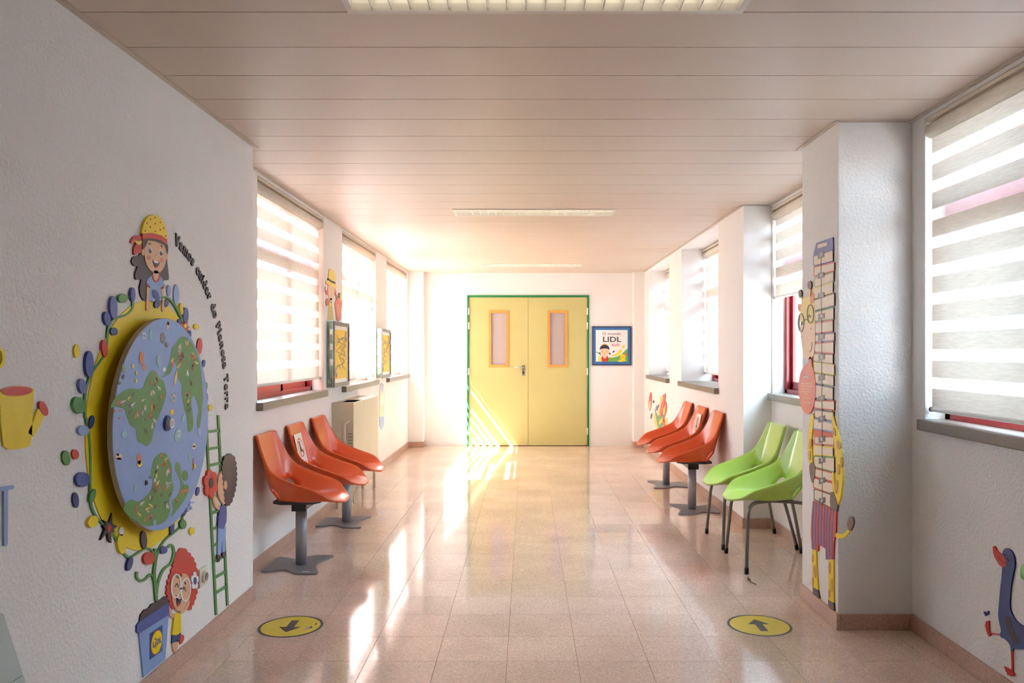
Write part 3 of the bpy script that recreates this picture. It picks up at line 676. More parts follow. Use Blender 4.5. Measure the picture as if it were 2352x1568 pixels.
V.stroke('main_stem', [r2(p) for p in [(898, 785), (899, 850), (891, 930), (897, 1000), (905, 1088)]], 6, 'green', 1, sm=4)
V.stroke('tendril', [r2(p) for p in [(905, 1060), (915, 985), (945, 910), (988, 872), (1005, 825), (1004, 780), (990, 763), (973, 778)]], 5, 'green', 0, sm=5); V.stroke('tendril', [r2(p) for p in [(897, 1000), (885, 948), (866, 937), (842, 962), (812, 972), (791, 952), (792, 920)]], 5, 'green', 0, sm=5)
VL1 = [(728, 730, 24, 75, -2, 'violet'), (685, 803, 20, 46, -8, 'blue'), (790, 670, 31, 30, 0, 'green'), (855, 645, 15, 46, 0, 'blue'), (730, 887, 24, 26, 0, 'navy'), (669, 1000, 18, 58, -4, 'red'), (569, 1100, 27, 85, 0, 'blue'), (523, 1245, 24, 49, -8, 'violet'), (500, 1370, 40, 56, -12, 'green'), (582, 1480, 16, 45, 12, 'navy'), (530, 1535, 35, 33, 0, 'pale'),
       (1175, 740, 11, 38, -4, 'yellow'), (1203, 780, 18, 50, 0, 'blue'), (1005, 645, 18, 33, -25, 'blue'), (1016, 705, 19, 31, 15, 'navy'), (1075, 703, 13, 26, 12, 'navy'), (1163, 822, 12, 18, 0, 'blue'), (1230, 905, 9, 26, 0, 'blue')]
VL2 = [(466, 383, 40, 43, -10, 'blue'), (524, 478, 16, 42, 15, 'green'), (527, 628, 29, 36, 25, 'yellow'), (693, 685, 14, 26, 0, 'white'), (695, 758, 24, 58, -6, 'yellow'), (825, 735, 18, 53, -3, 'dark'), (990, 662, 12, 42, 6, 'navy'), (1055, 643, 19, 28, 0, 'green'), (855, 842, 32, 37, 15, 'red'), (743, 873, 15, 43, 14, 'navy'), (941, 793, 21, 23, 0, 'blue'), (1063, 562, 12, 34, 10, 'navy')]
for L_, tf_ in ((VL1, r1), (VL2, r2)):
    for a, b, c, e, rot, col in L_: V.poly('leaf', [tf_(p) for p in ell(a, b, c, e, rot)], col, 5)
# flowers on the vine
fl_ = V.poly('red_flower', [r1(p) for p in [(1195, 798), (1201, 825), (1218, 822), (1212, 845), (1228, 862), (1215, 868), (1222, 890), (1203, 880), (1190, 862), (1178, 850), (1165, 838), (1183, 832)]], 'red', 4); V.poly('flower_heart', [r1(p) for p in ell(1200, 850, 9, 14)], 'yellow', 5, par=fl_)
fl_ = V.poly('dark_flower', [r2(p) for p in [(637, 578), (640, 640), (670, 655), (648, 672), (655, 690), (632, 690), (636, 752), (620, 738), (612, 690), (572, 736), (598, 672), (585, 655), (603, 642), (585, 618), (618, 632)]], 'dark', 4); V.poly('flower_heart', [r2(p) for p in ell(620, 665, 12, 22)], 'red', 5, par=fl_)
fl_ = V.poly('blue_flower_heart', [r2(p) for p in ell(1085, 516, 9, 18)], 'blue', 5)
for i in range(8):
    a = 2*PI*i/8; V.poly('petal', [r2(p) for p in ell(1085+19*math.cos(a), 516+38*math.sin(a), 6, 18, math.degrees(math.atan2(math.sin(a), math.cos(a)*.6))+90)], 'pale', 3+i % 2, par=fl_)
# loose petals
loose = [(r1, (493, 1015, 19, 45, 0), 'yellow', 'yellow oval petal floating above the watering can'), (r1, (1098, 620, 11, 37, 0), 'pale', 'small pale blue petal beside the hat girl\'s hair'),
         (r1, (1147, 645, 18, 66, 0), 'pale', 'tall pale blue petal under the first word of the lettering'), (r1, (1278, 855, 16, 18, 0), 'yellow', 'round yellow petal outside the disc, level with its top'),
         (r1, (1300, 985, 17, 55, 4), 'red', 'long red petal between planet wheel and lettering'), (r1, (1328, 1097, 9, 25, 8), 'blue', 'small blue petal under the long red petal'), (r1, (1343, 1245, 8, 26, 0), 'green', 'small green petal at the planet wheel\'s lettering side'),
         (r1, (1348, 1325, 6, 36, 0), 'navy', 'narrow navy petal above the ladder'), (r1, (1371, 1385, 14, 20, 0), 'yellow', 'yellow petal at the top of the green ladder'),
         (r2, (376, 257, 23, 44, -8), 'green', 'green oval petal beside the small red petal near the vine'), (r2, (430, 236, 20, 29, -10), 'red', 'small red petal beside the green oval petal'),
         (r2, (432, 503, 18, 45, -5), 'navy', 'navy petal floating left of the vine, above the dark flower'), (r2, (1112, 683, 16, 22, 0), 'yellow', 'yellow petal floating beside the ladder below the wheel'), (r2, (1146, 452, 9, 26, 10), 'blue', 'blue petal beside the boy\'s red flower')]
for tf_, e, c, lb in loose:
    q = Decal('petal_cutout', lb, 'wall cutout', PL, tf_, 'loose petal cutouts'); q._root(ell(*e)); q.ell('petal', e, c, 0)

# -- flower pot
D = Decal('flower_pot_cutout', 'light blue flower pot cutout with square logo standing on the skirting', 'wall cutout', PL, r2)
D.poly('pot', [(800, 1255), (977, 1150), (955, 1430), (828, 1535)], 'light', 0)
D.poly('rim', [(806, 1208), (975, 1098), (978, 1160), (972, 1172), (800, 1281), (787, 1270), (788, 1232)], 'blue', 1)
D.poly('soil', [(805, 1206), (812, 1170), (835, 1140), (858, 1132), (875, 1108), (900, 1098), (905, 1085), (930, 1082), (952, 1062), (966, 1072), (974, 1100)], 'dark', 0)
def lg(u, v): return (863+73*u, 1280-50*u+(152-2*u)*v)      # unit square on the pot
lo = D.poly('logo_square', [lg(0, 0), lg(1, 0), lg(1, 1), lg(0, 1)], inked('logo_blue', (20, 72, 148)), 2)
D.poly('logo_ring', [lg(.5+.46*math.cos(2*PI*i/40), .5+.46*math.sin(2*PI*i/40)) for i in range(40)], 'red', 3, par=lo)
D.poly('logo_disc', [lg(.5+.43*math.cos(2*PI*i/40), .5+.43*math.sin(2*PI*i/40)) for i in range(40)], inked('logo_yellow', (252, 224, 0)), 4, par=lo)
LB = 'logo_letter'
for ch, u, v, sz, col in (('L', .24, .60, .030, 'mblue'), ('D', .575, .60, .030, 'mblue'), ('L', .78, .60, .030, 'mblue')):
    D.text(LB, ch, *lg(u, v), sz, col, 5, par=lo, bold=.0016, xs=.95)
D.poly(LB, [lg(*p) for p in ((.36, .47), (.40, .44), (.43, .47), (.43, .58), (.47, .62), (.40, .70), (.33, .62), (.36, .58))], 'red', 5, par=lo); D.ell(LB, (*lg(.395, .34), 4, 7, 0), 'red', 5, par=lo)

# -- red-haired girl
D = Decal('cartoon_girl_cutout', 'cutout girl with red curly hair and round white glasses beside the flower pot', 'wall cutout', PL, r2)
D.poly('hair', bumps([(1060, 784), (1092, 812), (1120, 850), (1136, 900), (1144, 960), (1143, 1010), (1133, 1060), (1115, 1110), (1095, 1140), (1050, 1130), (1000, 1130), (978, 1085), (967, 1040), (974, 980), (990, 930), (1004, 880), (1012, 835), (1035, 800)], 26, 7), 'red', 0)
D.poly('arm', [(978, 1135), (990, 1145), (995, 1165), (1012, 1168), (1010, 1188), (985, 1182), (974, 1158)], 'skin', 1, 3); D.poly('arm', [(1038, 1150), (1062, 1138), (1080, 1095), (1092, 1090), (1086, 1120), (1066, 1152), (1042, 1165)], 'skin', 5, 3)
D.poly('leg', [(999, 1325), (1018, 1325), (1016, 1370), (1014, 1390), (1002, 1378)], 'skin', 0, 3); D.poly('leg', [(1015, 1325), (1033, 1322), (1026, 1360), (1020, 1385), (1013, 1385)], 'skin', 1, 3); D.poly('shoe', [(1040, 1296), (1055, 1285), (1066, 1300), (1060, 1325), (1044, 1342)], 'red', 0, 3)
D.poly('shorts', [(998, 1280), (1046, 1272), (1038, 1328), (1016, 1326), (995, 1338)], 'navy', 1); D.poly('shirt', [(1010, 1162), (1022, 1168), (1034, 1158), (1044, 1160), (1045, 1272), (1020, 1290), (995, 1288), (1003, 1210)], 'yellow', 2)
fc = D.poly('face', [(988, 985), (1003, 950), (1048, 948), (1050, 930), (1076, 935), (1094, 965), (1096, 1040), (1086, 1098), (1060, 1138), (1030, 1150), (1004, 1122), (990, 1060)], 'skin', 3, 3)
D.stroke('glasses', [tuple(p) for p in ell(1013, 1003, 27, 68, 4)], 7, 'white', 5, True, 2, par=fc); D.stroke('glasses', [tuple(p) for p in ell(1070, 1024, 26, 66, 4)], 7, 'white', 5, True, 2, par=fc); D.stroke('glasses_bridge', [(1037, 1022), (1042, 1014), (1047, 1020)], 7, 'white', 5, par=fc)
for pts in ([(1008, 1008), (1019, 988), (1027, 1012)], [(1054, 1024), (1062, 1010), (1070, 1034)]): D.stroke('closed_eye', pts, 5, 'dark', 4, par=fc)
D.stroke('eyebrow', [(1018, 955), (1024, 948), (1028, 958)], 5, 'dark', 4, par=fc); D.stroke('eyebrow', [(1060, 985), (1066, 982), (1070, 995)], 5, 'dark', 4, par=fc)
D.poly('mouth', [(1014, 1058), (1030, 1072), (1046, 1068), (1038, 1105), (1024, 1122), (1016, 1110)], 'dark', 4, 3, par=fc); D.poly('teeth', [(1016, 1060), (1030, 1072), (1044, 1070), (1034, 1080), (1022, 1074)], 'white', 5, par=fc); D.ell('tongue', (1026, 1112, 8, 7, 0), 'red', 5, par=fc); D.stroke('nose', [(1028, 1040), (1038, 1052), (1028, 1056)], 3, 'pink', 4, par=fc)
fh = D.ell('hair_flower_heart', (1122, 973, 9, 22, 0), 'blue', 7)
for i in range(5): a = 2*PI*i/5-PI/2; D.ell('hair_flower_petal', (1122+13*math.cos(a), 973+33*math.sin(a), 10, 20, 0), 'white', 6, par=fh, n=14)

# -- ladder
D = Decal('ladder_cutout', 'tall green ladder cutout reaching from the skirting up the wall', 'wall cutout', PL, r2)
D.stroke('rail', [(1196, 30), (1256, 1172)], 11, 'green', 0, sm=0); D.stroke('rail', [(1267, 8), (1322, 1118)], 11, 'green', 0, sm=0)
for yl in (105, 205, 302, 395, 490, 580, 672, 768, 860, 955, 1045):
    t_ = (yl-30)/1142; D.stroke('rung', [(1198+60*t_, yl), (1271+52*t_*.98, yl-8-(yl-105)*.036)], 14, 'green', 0, sm=0)
# -- boy on the ladder
D = Decal('cartoon_boy_cutout', 'cutout boy seen from behind climbing the ladder with a red flower', 'wall cutout', PL, r2, base=.009)
D.poly('trousers', [(1262, 662), (1306, 660), (1303, 740), (1300, 805), (1286, 808), (1283, 735), (1276, 818), (1258, 822), (1260, 740)], 'light', 0); D.poly('shoe', [(1256, 822), (1272, 826), (1270, 856), (1256, 862)], 'dark', 1, 3); D.poly('shoe', [(1286, 808), (1304, 804), (1304, 832), (1288, 840)], 'dark', 1, 3)
D.poly('arm', [(1282, 540), (1268, 560), (1245, 545), (1230, 505), (1232, 475), (1246, 480), (1250, 515), (1270, 535)], 'skin', 1, 3); D.poly('arm', [(1300, 545), (1312, 560), (1312, 610), (1300, 615)], 'skin', 0, 3)
D.poly('shirt', [(1270, 536), (1308, 540), (1307, 630), (1290, 672), (1258, 664), (1262, 600)], 'blue', 2)
hd = D.poly('head', [(1262, 370), (1278, 338), (1300, 330), (1312, 420), (1300, 525), (1270, 500), (1256, 440)], 'skin', 2, 3); D.poly('hair', bumps([(1312, 242), (1342, 242), (1360, 290), (1364, 380), (1352, 460), (1328, 524), (1304, 524), (1298, 480), (1290, 400), (1284, 330), (1290, 275)], 20, 6), 'dark', 3, par=hd); D.ell('ear', (1299, 415, 10, 26, 0), 'skin', 4, par=hd)
fh = D.ell('flower_heart', (1216, 403, 14, 30, 0), 'dark', 4)
for i in range(6): a = 2*PI*i/6+.3; D.ell('flower_petal', (1216+24*math.cos(a), 418+52*math.sin(a)-10, 17, 34, 0), 'red', 2+i % 2, par=fh, n=16)

# -- watering can, T shape, socket, leaning panels
D = Decal('watering_can_cutout', 'yellow watering can cutout with red opening at the picture\'s left edge', 'wall cutout', PL)
D.poly('can_body', [(-6, 900), (74, 893), (68, 1008), (64, 1024), (45, 1030), (14, 1032), (4, 1024), (-2, 980)], 'yellow', 0); D.stroke('handle', [(-6, 800), (2, 808), (3, 830), (-6, 845)], 6, 'yellow', 0)
D.stroke('spout', [(66, 998), (78, 976), (92, 942)], [16, 20], 'yellow', 0, sm=4); D.ell('opening_ring', (34, 898, 37, 12, -3), 'orange', 1); D.ell('opening', (34, 898, 34, 9.5, -3), 'red', 2); D.ell('rose', (95, 938, 8.5, 18, -22), 'red', 2)
D = Decal('t_shape_cutout', 'pale blue T-shaped cutout below the watering can', 'wall cutout', PL)
D.poly('bar', [(-22, 1121), (27, 1114), (28, 1120), (26, 1123), (14, 1125), (13, 1250), (10, 1254), (5, 1253), (4, 1127), (-22, 1131)], 'pale', 0)
sy, sz = PL.uv(462, 1324)
so_ = empty('power_socket', (XL, sy, sz-.04)); tag(so_, 'white wall power socket between the red-haired girl and the ladder', 'socket')
box('cover_plate', XL, XL+.012, sy-.041, sy+.041, sz-.041, sz+.041, mat('socket_ivory', (226, 220, 206), .35), so_, .004)
def ringx(nm, x0, x1, yc, zc, ro, ri, m, par, n=32):
    v = []; f = []
    for x, r_ in ((x0, ro), (x1, ro), (x1, ri), (x0, ri)): v += [(x, yc+r_*math.cos(2*PI*i/n), zc+r_*math.sin(2*PI*i/n)) for i in range(n)]
    for a in range(4):
        for i in range(n): f.append((a*n+i, a*n+(i+1) % n, ((a+1) % 4)*n+(i+1) % n, ((a+1) % 4)*n+i))
    return pydata(nm, v, f, m, par)
ringx('socket_ring', XL+.012, XL+.024, sy, sz, .027, .020, mat('socket_ivory', (226, 220, 206), .35), so_); ringx('socket_well', XL+.0122, XL+.0128, sy, sz, .020, .001, mat('socket_grey', (150, 146, 138), .6), so_)
for q in (-1, 1): ringx('pin_hole', XL+.0128, XL+.0132, sy+q*.0095, sz, .003, .0003, BLACK, so_, 12)
# panel leaning in the lower left corner
lp = empty('leaning_board', (XL+.2, 2.1, 0)); tag(lp, 'pale grey-green board leaning on the mural wall in the bottom left corner', 'board')
LM = mat('board_pale', (196, 208, 206), .4, var=.03)
def lean(nm, z0, z1):
    # a board whose slanted edge shows at the frame corner
    def e(z): return 2.193+(.525-z)*.43
    v = []
    for z in (z0, z1):
        for x, y in ((XL+.004, 1.6), (XL+.03, 1.6), (XL+.03, e(z)), (XL+.004, e(z))): v.append((x, y, z))
    return pydata(nm, v, [(0, 1, 2, 3), (4, 5, 6, 7), (0, 1, 5, 4), (1, 2, 6, 5), (2, 3, 7, 6), (3, 0, 4, 7)], LM, lp)
lean('upper_board', .402, .60); lean('lower_board', 0, .399)

# -- far left girl cutout, maze boards, kid
r3 = zt(740, 600, 5.225)
PF = Plane('x', XLF, 1)
D = Decal('cartoon_girl_cutout', 'cutout girl with plain yellow hat and striped top above the maze board', 'wall cutout', PF, r3)
D.poly('hair', [(60, 270), (40, 260), (28, 330), (40, 390), (62, 400), (70, 330), (140, 330), (145, 380), (160, 420), (150, 330)], 'softred', 0, 3); D.poly('face', [(66, 290), (140, 320), (138, 390), (120, 440), (98, 465), (72, 430), (64, 370)], 'peach', 1, 3); D.poly('neck', [(85, 440), (110, 445), (108, 500), (88, 495)], 'peach', 1)
D.poly('striped_top', [(78, 480), (108, 490), (112, 560), (128, 700), (62, 700), (72, 570)], 'softyellow', 1)
for i in range(9): D.stroke('stripe', [(74-i*1.3, 545+i*18), (110+i*1.6, 552+i*18)], 4, 'grey', 2, sm=0)
D.poly('hat', [(62, 230), (70, 150), (84, 92), (110, 105), (132, 130), (146, 190), (150, 275), (163, 300), (158, 322), (110, 305), (42, 262), (38, 230)], 'hyellow', 3, 3); D.poly('hat_band', [(62, 200), (100, 230), (146, 248), (146, 272), (100, 256), (60, 226)], 'dark', 4); D.ell('flower', (55, 490, 18, 45, 0), 'softred', 1); D.ell('flower', (40, 310, 10, 40, 0), 'white', 2)
fc = D.poly('basket', [(146, 505), (180, 450), (232, 470), (222, 580), (210, 705), (172, 705), (158, 620)], 'coral', 0, 2)
for i in range(8): D.stroke('basket_weave', [(162+i*2, 525+i*19), (216-i, 530+i*19)], 6, 'peach', 1, sm=0)
D.ell('vegetable', (168, 430, 8, 35, -6), 'softred', 0); D.ell('vegetable', (195, 410, 7, 34, 6), 'softgrey', 0); D.ell('vegetable', (215, 430, 10, 52, 0), 'hyellow', 1)
def maze(y0, y1, label, seed):
    rnd = random.Random(seed); xa, xb, z0, z1 = XLF, -1.562, 1.013, 1.549
    r = empty('maze_board', (xa, (y0+y1)/2, z0)); tag(r, label, 'game board', 'maze game boards')
    boxes('casing', [(xa, xb, y0, y0+.006, z0, z1), (xa, xb, y1-.006, y1, z0, z1), (xa, xb, y0+.006, y1-.006, z0, z0+.006), (xa, xb, y0+.006, y1-.006, z1-.006, z1)], ACRY, r)
    box('back_board', xa+.002, xb-.012, y0+.05, y1-.012, z0+.01, z1-.01, WHITEP, r)
    for i in range(5): box('spacer', xa+.01, xa+.04, y0+.008, y0+.045, z0+.03+i*.1, z0+.075+i*.1, mat('spacer_green', (168, 200, 186), .5), r)
    box('front_panel', xb-.004, xb, y0, y1, z0, z1, WHITEP, r)
    G_ = mat('maze_frame', (110, 112, 116), .4, metal=.3)
    boxes('front_frame', [(xb, xb+.012, y0, y1, z0, z0+.032), (xb, xb+.012, y0, y1, z1-.032, z1), (xb, xb+.012, y0, y0+.012, z0+.032, z1-.032), (xb, xb+.012, y1-.014, y1, z0+.032, z1-.032)], G_, r)
    sh = box('yellow_sheet', xb, xb+.002, y0+.055, y1-.055, z0+.065, z1-.065, mat('maze_yellow', (240, 206, 60), .5), r)
    PM = Plane('x', xb, 1); m_ = Decal('', '', '', PM, lambda p: p, root=r, base=.003, start=.002)
    uvf = PM.uv; PM.uv = lambda a, b: (a, b)
    for q in range(4):
        pts = [(y0+.09, z1-.11-q*.03)]
        for i in range(9): pts.append((y0+.09+rnd.random()*(y1-y0-.18), z1-.12-(z1-z0-.24)*(i+rnd.random())/9.5))
        m_.stroke('maze_line', pts, .005, 'softgrey', q*.3, sm=6)
    for yy, zz in ((y1-.10, z1-.12), (y0+.10, z0+.12)):
        m_.poly('maze_figure', ell(yy, zz, .028, .045), 'softgrey', 2); m_.poly('maze_figure_face', ell(yy, zz+.01, .016, .022), 'peach', 3)
maze(6.46, 7.005, 'framed yellow maze board with glassy sides below the yellow-hat girl', 3)
maze(8.60, 9.15, 'faded yellow maze board between the two farther left windows', 5)
D = Decal('cartoon_child_cutout', 'faint narrow child cutout hanging below the faded maze board', 'wall cutout', PF, zt(740, 880, 5.225))
D.poly('body', [(690, 20), (735, 10), (742, 130), (740, 250), (735, 400), (680, 400), (684, 240), (684, 120)], 'peach', 0); D.ell('hair', (712, 50, 18, 55, 0), 'pale', 1); D.poly('top', [(694, 130), (734, 125), (730, 240), (704, 270), (688, 235)], 'cream', 1); D.poly('tail_end', [(682, 400), (736, 395), (735, 500), (708, 552), (685, 510)], 'pale', 1)

# -- leaf cutout on the right far wall
D = Decal('leaf_cutout', 'red, green and yellow leaf plant cutout above the farthest orange seat', 'wall cutout', Plane('x', XRF, -1), zt(1470, 890, 14.255))
D.ell('red_leaf', (345, 450, 45, 300, 3), 'softred', 0); D.ell('leaf_face', (345, 580, 30, 150, 3), 'peach', 1); D.ell('bead', (380, 930, 20, 90, 8), 'grey', 0); D.ell('bead', (448, 460, 22, 45, 0), 'grey', 0); D.ell('bead', (560, 670, 30, 85, 0), 'lilac', 0); D.ell('bead', (605, 600, 14, 60, 12), 'lilac', 0)
D.poly('green_leaf', [(500, 700), (560, 880), (620, 915), (680, 870), (740, 760), (790, 900), (780, 1100), (720, 1280), (620, 1310), (560, 1100)], 'softgreen', 0, 3); D.poly('yellow_leaf', [(450, 850), (520, 900), (560, 1100), (610, 1330), (520, 1250), (470, 1050)], 'softyellow', 1, 3); D.poly('yellow_leaf', [(600, 850), (640, 640), (680, 300), (710, 310), (690, 600), (650, 830)], 'softyellow', 1, 3)
D.poly('yellow_leaf', [(640, 1130), (690, 1050), (770, 960), (790, 1100), (720, 1150), (650, 1220)], 'hyellow', 2, 3); D.poly('red_stem', [(670, 900), (700, 650), (740, 450), (810, 220), (850, 210), (830, 450), (780, 700), (720, 920)], 'softred', 2, 3); D.poly('red_stem', [(850, 450), (890, 620), (870, 800), (810, 980), (830, 1150), (850, 1230), (780, 1250), (770, 950), (830, 760)], 'softred', 2, 3); D.stroke('green_stem', [(780, 230), (770, 400), (730, 600), (690, 800)], 36, 'softgreen', 1); D.ell('yellow_leaf', (805, 770, 30, 120, 0), 'hyellow', 3); D.ell('yellow_leaf', (870, 1120, 26, 130, 8), 'hyellow', 1)

# -- poster on the end wall
rp = zt(1350, 740, 14.2545); PE = Plane('y', YE, -1)
D = Decal('framed_poster', 'square blue framed children\'s poster beside the double door', 'poster', PE, rp, base=.02)
D.poly('frame', [(140, 130), (1420, 130), (1420, 1410), (140, 1410)], inked('frame_navy', (58, 66, 92)), 0); D.poly('mount', [(185, 170), (1380, 170), (1380, 1368), (185, 1368)], 'mblue', 1)
D.poly('sheet', [(258, 252), (1298, 252), (1298, 1285), (258, 1285)], 'white', 2)
D.text('title_line', 'O mundo', 780, 415, .054, 'softgrey', 3, bold=.0006, xs=1.22); D.text('title_line', 'LIDL', 782, 640, .101, 'grey', 3, bold=.0024, xs=1.28); D.text('title_line', 'Kids', 915, 785, .066, 'red', 4, bold=.0, rot=.12, xs=.95)
D.poly('green_hill', [(660, 1150), (820, 1150), (960, 1120), (1090, 1050), (1190, 950), (1298, 850), (1298, 1285), (640, 1285)], 'lime', 3); D.poly('yellow_swoosh', [(740, 1090), (900, 1050), (1000, 950), (1070, 890), (1105, 900), (1090, 980), (1000, 1070), (870, 1110)], 'yellow', 4, 3)
D.ell('dot', (1165, 800, 40, 58, 28), 'yellow', 3); D.ell('dot', (842, 960, 26, 40, 38), 'navy', 4); D.poly('sand', [(340, 1285), (340, 1150), (370, 1080), (450, 1130), (660, 1160), (680, 1230), (640, 1285)], 'softyellow', 3); D.stroke('leaf_line', [(262, 975), (340, 1000), (440, 1085)], 24, 'green', 3)
D.poly('shirt', [(440, 1170), (470, 1095), (640, 1095), (670, 1165), (640, 1285), (465, 1285)], 'red', 4); D.ell('neck', (550, 1120, 60, 60, 0), 'peach', 5)
hd = D.ell('face', (550, 940, 152, 145, 0), 'peach', 5, n=28); D.poly('hair', [(388, 900), (395, 830), (430, 775), (490, 745), (550, 738), (610, 745), (665, 775), (700, 830), (708, 900), (650, 865), (550, 855), (450, 865)], inked('hair_navy', (44, 44, 66)), 6, par=hd); D.poly('cap', [(450, 760), (490, 715), (550, 705), (610, 715), (650, 760), (550, 742)], 'tan', 5, par=hd)
for ex in (480, 625): D.ell('eye', (ex, 945, 14, 24, 0), 'tan', 7, par=hd, n=12)
D.stroke('smile', [(510, 1020), (545, 1035), (580, 1020)], 10, 'pink', 7, par=hd); D.ell('braid', (715, 1025, 34, 32, -30), 'grey', 5); D.ell('braid', (385, 1010, 28, 30, 0), 'grey', 4)
lo = D.ell('badge', (1140, 1135, 88, 92, 0), 'yellow', 5, n=28); D.stroke('badge_line', [(1085, 1138), (1195, 1135)], 18, 'tan', 6, sm=0, par=lo); D.poly('red_flower', [(1205, 1030), (1298, 985), (1298, 1085), (1240, 1105)], 'softred', 4); D.ell('yellow_path', (1110, 1250, 130, 40, -8), 'yellow', 4)

# -- giraffe height chart on the pillar
r8 = zt(1800, 500, 3.135); r9 = zt(1800, 950, 3.135)
PP_ = Plane('x', XRP, -1)
D = Decal('height_chart', 'giraffe height chart carrying a stack of books on the pillar', 'height chart', PP_, r8)
dy = 1410.75
books = [(268, 228, 345, 312, 'lilac'), (348, 318, 420, 380, 'softred'), (428, 385, 500, 455, 'softgreen'), (505, 460, 580, 535, 'softyellow'), (585, 540, 668, 632, 'softgrey'), (672, 645, 745, 730, 'softgreen'), (755, 735, 832, 818, 'softred'), (838, 825, 893, 885, 'lilac'), (900, 890, 968, 975, 'softred'), (972, 980, 1035, 1052, 'softgrey'), (1040, 1055, 1110, 1130, 'softyellow'), (1115, 1135, 1190, 1210, 'softgreen'), (1195, 1220, 1295, 1310, 'lilac'), (1310, 1315, 1370, 1385, 'red'), (1378, 1395, 1440, 1465, 'grey'), (1445, 1475, 1520, 1540, 'light')]
books += [(a+dy, b+dy, c+dy, e+dy, m_) for a, b, c, e, m_ in [(112, 142, 156, 160, 'red'), (158, 162, 218, 228, 'red'), (225, 240, 295, 305, 'yellow'), (300, 312, 385, 420, 'green'), (390, 425, 455, 490, 'red'), (458, 495, 535, 580, 'red'), (538, 585, 620, 690, 'dark')]]
for i, (a, b, c, e, col) in enumerate(books):
    wob = (i % 3-1)*4; xl, xr = 224+wob, 368+((i*2) % 3-1)*5
    bk = D.poly('book', [(xl, a+6), (xl+8, a), (xr, b), (xr, e+3), (xl+8, c+3), (xl, c-4)], col, 0)
    if col not in ('red',) or i != 16: D.poly('pages', [(xl+7, a+14), (xl+14, a+9), (xr, b+9), (xr, e-5), (xl+14, c-5), (xl+7, c-11)], 'cream', 1, par=bk)
bg_ = D.poly('bag', [(246, 182), (362, 140), (366, 226), (224, 270), (228, 245)], 'lilac', 1); D.poly('bag_slot', [(256, 192), (322, 176), (321, 200), (254, 222)], 'cream', 2, par=bg_)
D.stroke('scale_line', [(279, 270), (284, 1000), (288, 625+dy)], 4, 'grey', 2, sm=0)
for i, (yy, n_) in enumerate(zip([270, 415, 560, 710, 858, 1005, 1152, 1300, 1448]+[185+dy, 335+dy, 482+dy, 625+dy], range(170, 40, -10))):
    xx = 279+9*i/12; tg = D.poly('scale_tag', [(xx-22, yy-16), (xx+22, yy-26), (xx+24, yy+12), (xx-22, yy+26)], 'grey' if n_ < 100 else 'softgrey', 3)
    D.text('scale_number', str(n_), xx, yy+10, .026, 'white', 4, par=tg, bold=.0004, xs=1.2)
# giraffe
hd = D.poly('head', [(133, 640), (140, 598), (155, 576), (185, 568), (212, 572), (230, 592), (236, 680), (237, 780), (236, 900), (233, 960), (222, 1000), (195, 1018), (162, 1002), (145, 940), (134, 840), (129, 730)], 'softyellow', 2, 3)
D.poly('muzzle', [(133, 800), (160, 770), (200, 765), (236, 775), (236, 900), (233, 960), (222, 1000), (195, 1018), (162, 1002), (145, 940), (134, 850)], 'peach', 3, 3, par=hd)
D.ell('ear', (122, 648, 12, 29, -8), 'pink', 1, par=hd); D.ell('ear', (217, 580, 13, 40, 12), 'pink', 3, par=hd)
for a, b, c, e, kx, ky, kr in ((134, 568, 147, 612, 128, 548, 12), (197, 515, 194, 585, 196, 485, 14)): D.stroke('horn', [(a, b), (c, e)], 11, 'hyellow', 1, sm=0, par=hd); D.ell('horn_knob', (kx, ky, kr, 31, 0), 'brown', 2, par=hd)
D.stroke('glasses', ell(136, 755, 21, 66), 5, 'softgrey', 5, True, 2, par=hd); D.stroke('glasses', ell(204, 692, 23, 67), 5, 'softgrey', 5, True, 2, par=hd); D.stroke('glasses_bridge', [(158, 742), (170, 730), (181, 738)], 5, 'softgrey', 5, par=hd)
D.stroke('closed_eye', [(138, 775), (143, 745), (149, 770)], 5, 'softgrey', 4, par=hd); D.stroke('closed_eye', [(190, 720), (197, 698), (205, 718)], 5, 'softgrey', 4, par=hd); D.ell('nostril', (143, 858, 3, 9, 0), 'pink', 4, par=hd); D.ell('nostril', (207, 798, 3, 11, 0), 'pink', 4, par=hd); D.stroke('smile', [(200, 965), (212, 945), (216, 895)], 6, 'softgrey', 4, par=hd)
bb = D.poly('speech_tag', [(192, 1012), (208, 1000), (214, 1060), (230, 1110), (240, 1180), (240, 1260), (230, 1340), (206, 1400), (175, 1412), (145, 1380), (126, 1310), (118, 1210), (130, 1120), (158, 1068), (188, 1045)], 'coral', 3, 3)
D.text('tag_title', 'Sabias que...', 176, 1152, .021, 'white', 4, par=bb, bold=.0004, xs=.85)
for i, (ly, lw) in enumerate(((1193, 40), (1213, 42), (1233, 42), (1253, 36), (1268, 16), (1300, 30), (1330, 30))): D.stroke('tag_text_line', [(178-lw, ly-3), (178+lw, ly+3)], 5, 'peach', 4, sm=0, par=bb)
D9 = Decal('', '', '', PP_, r9, root=D.root)
D9.poly('arm', [(222, 0), (224, 60), (214, 140), (210, 220), (216, 350), (198, 380), (186, 300), (180, 220), (186, 120), (204, 20)], 'yellow', 1, 3); D9.poly('hand', [(200, 362), (218, 350), (236, 375), (236, 440), (218, 497), (204, 455), (196, 400)], 'brown', 3, 3)
D9.poly('arm', [(357, -25), (385, 80), (410, 180), (430, 330), (435, 480), (422, 600), (402, 656), (372, 600), (360, 540), (360, 420), (370, 420), (378, 530), (390, 470), (386, 330), (372, 200), (358, 60)], 'yellow', 2); D9.poly('hand', [(350, 565), (372, 560), (402, 656), (394, 702), (352, 690), (346, 630)], 'brown', 4)
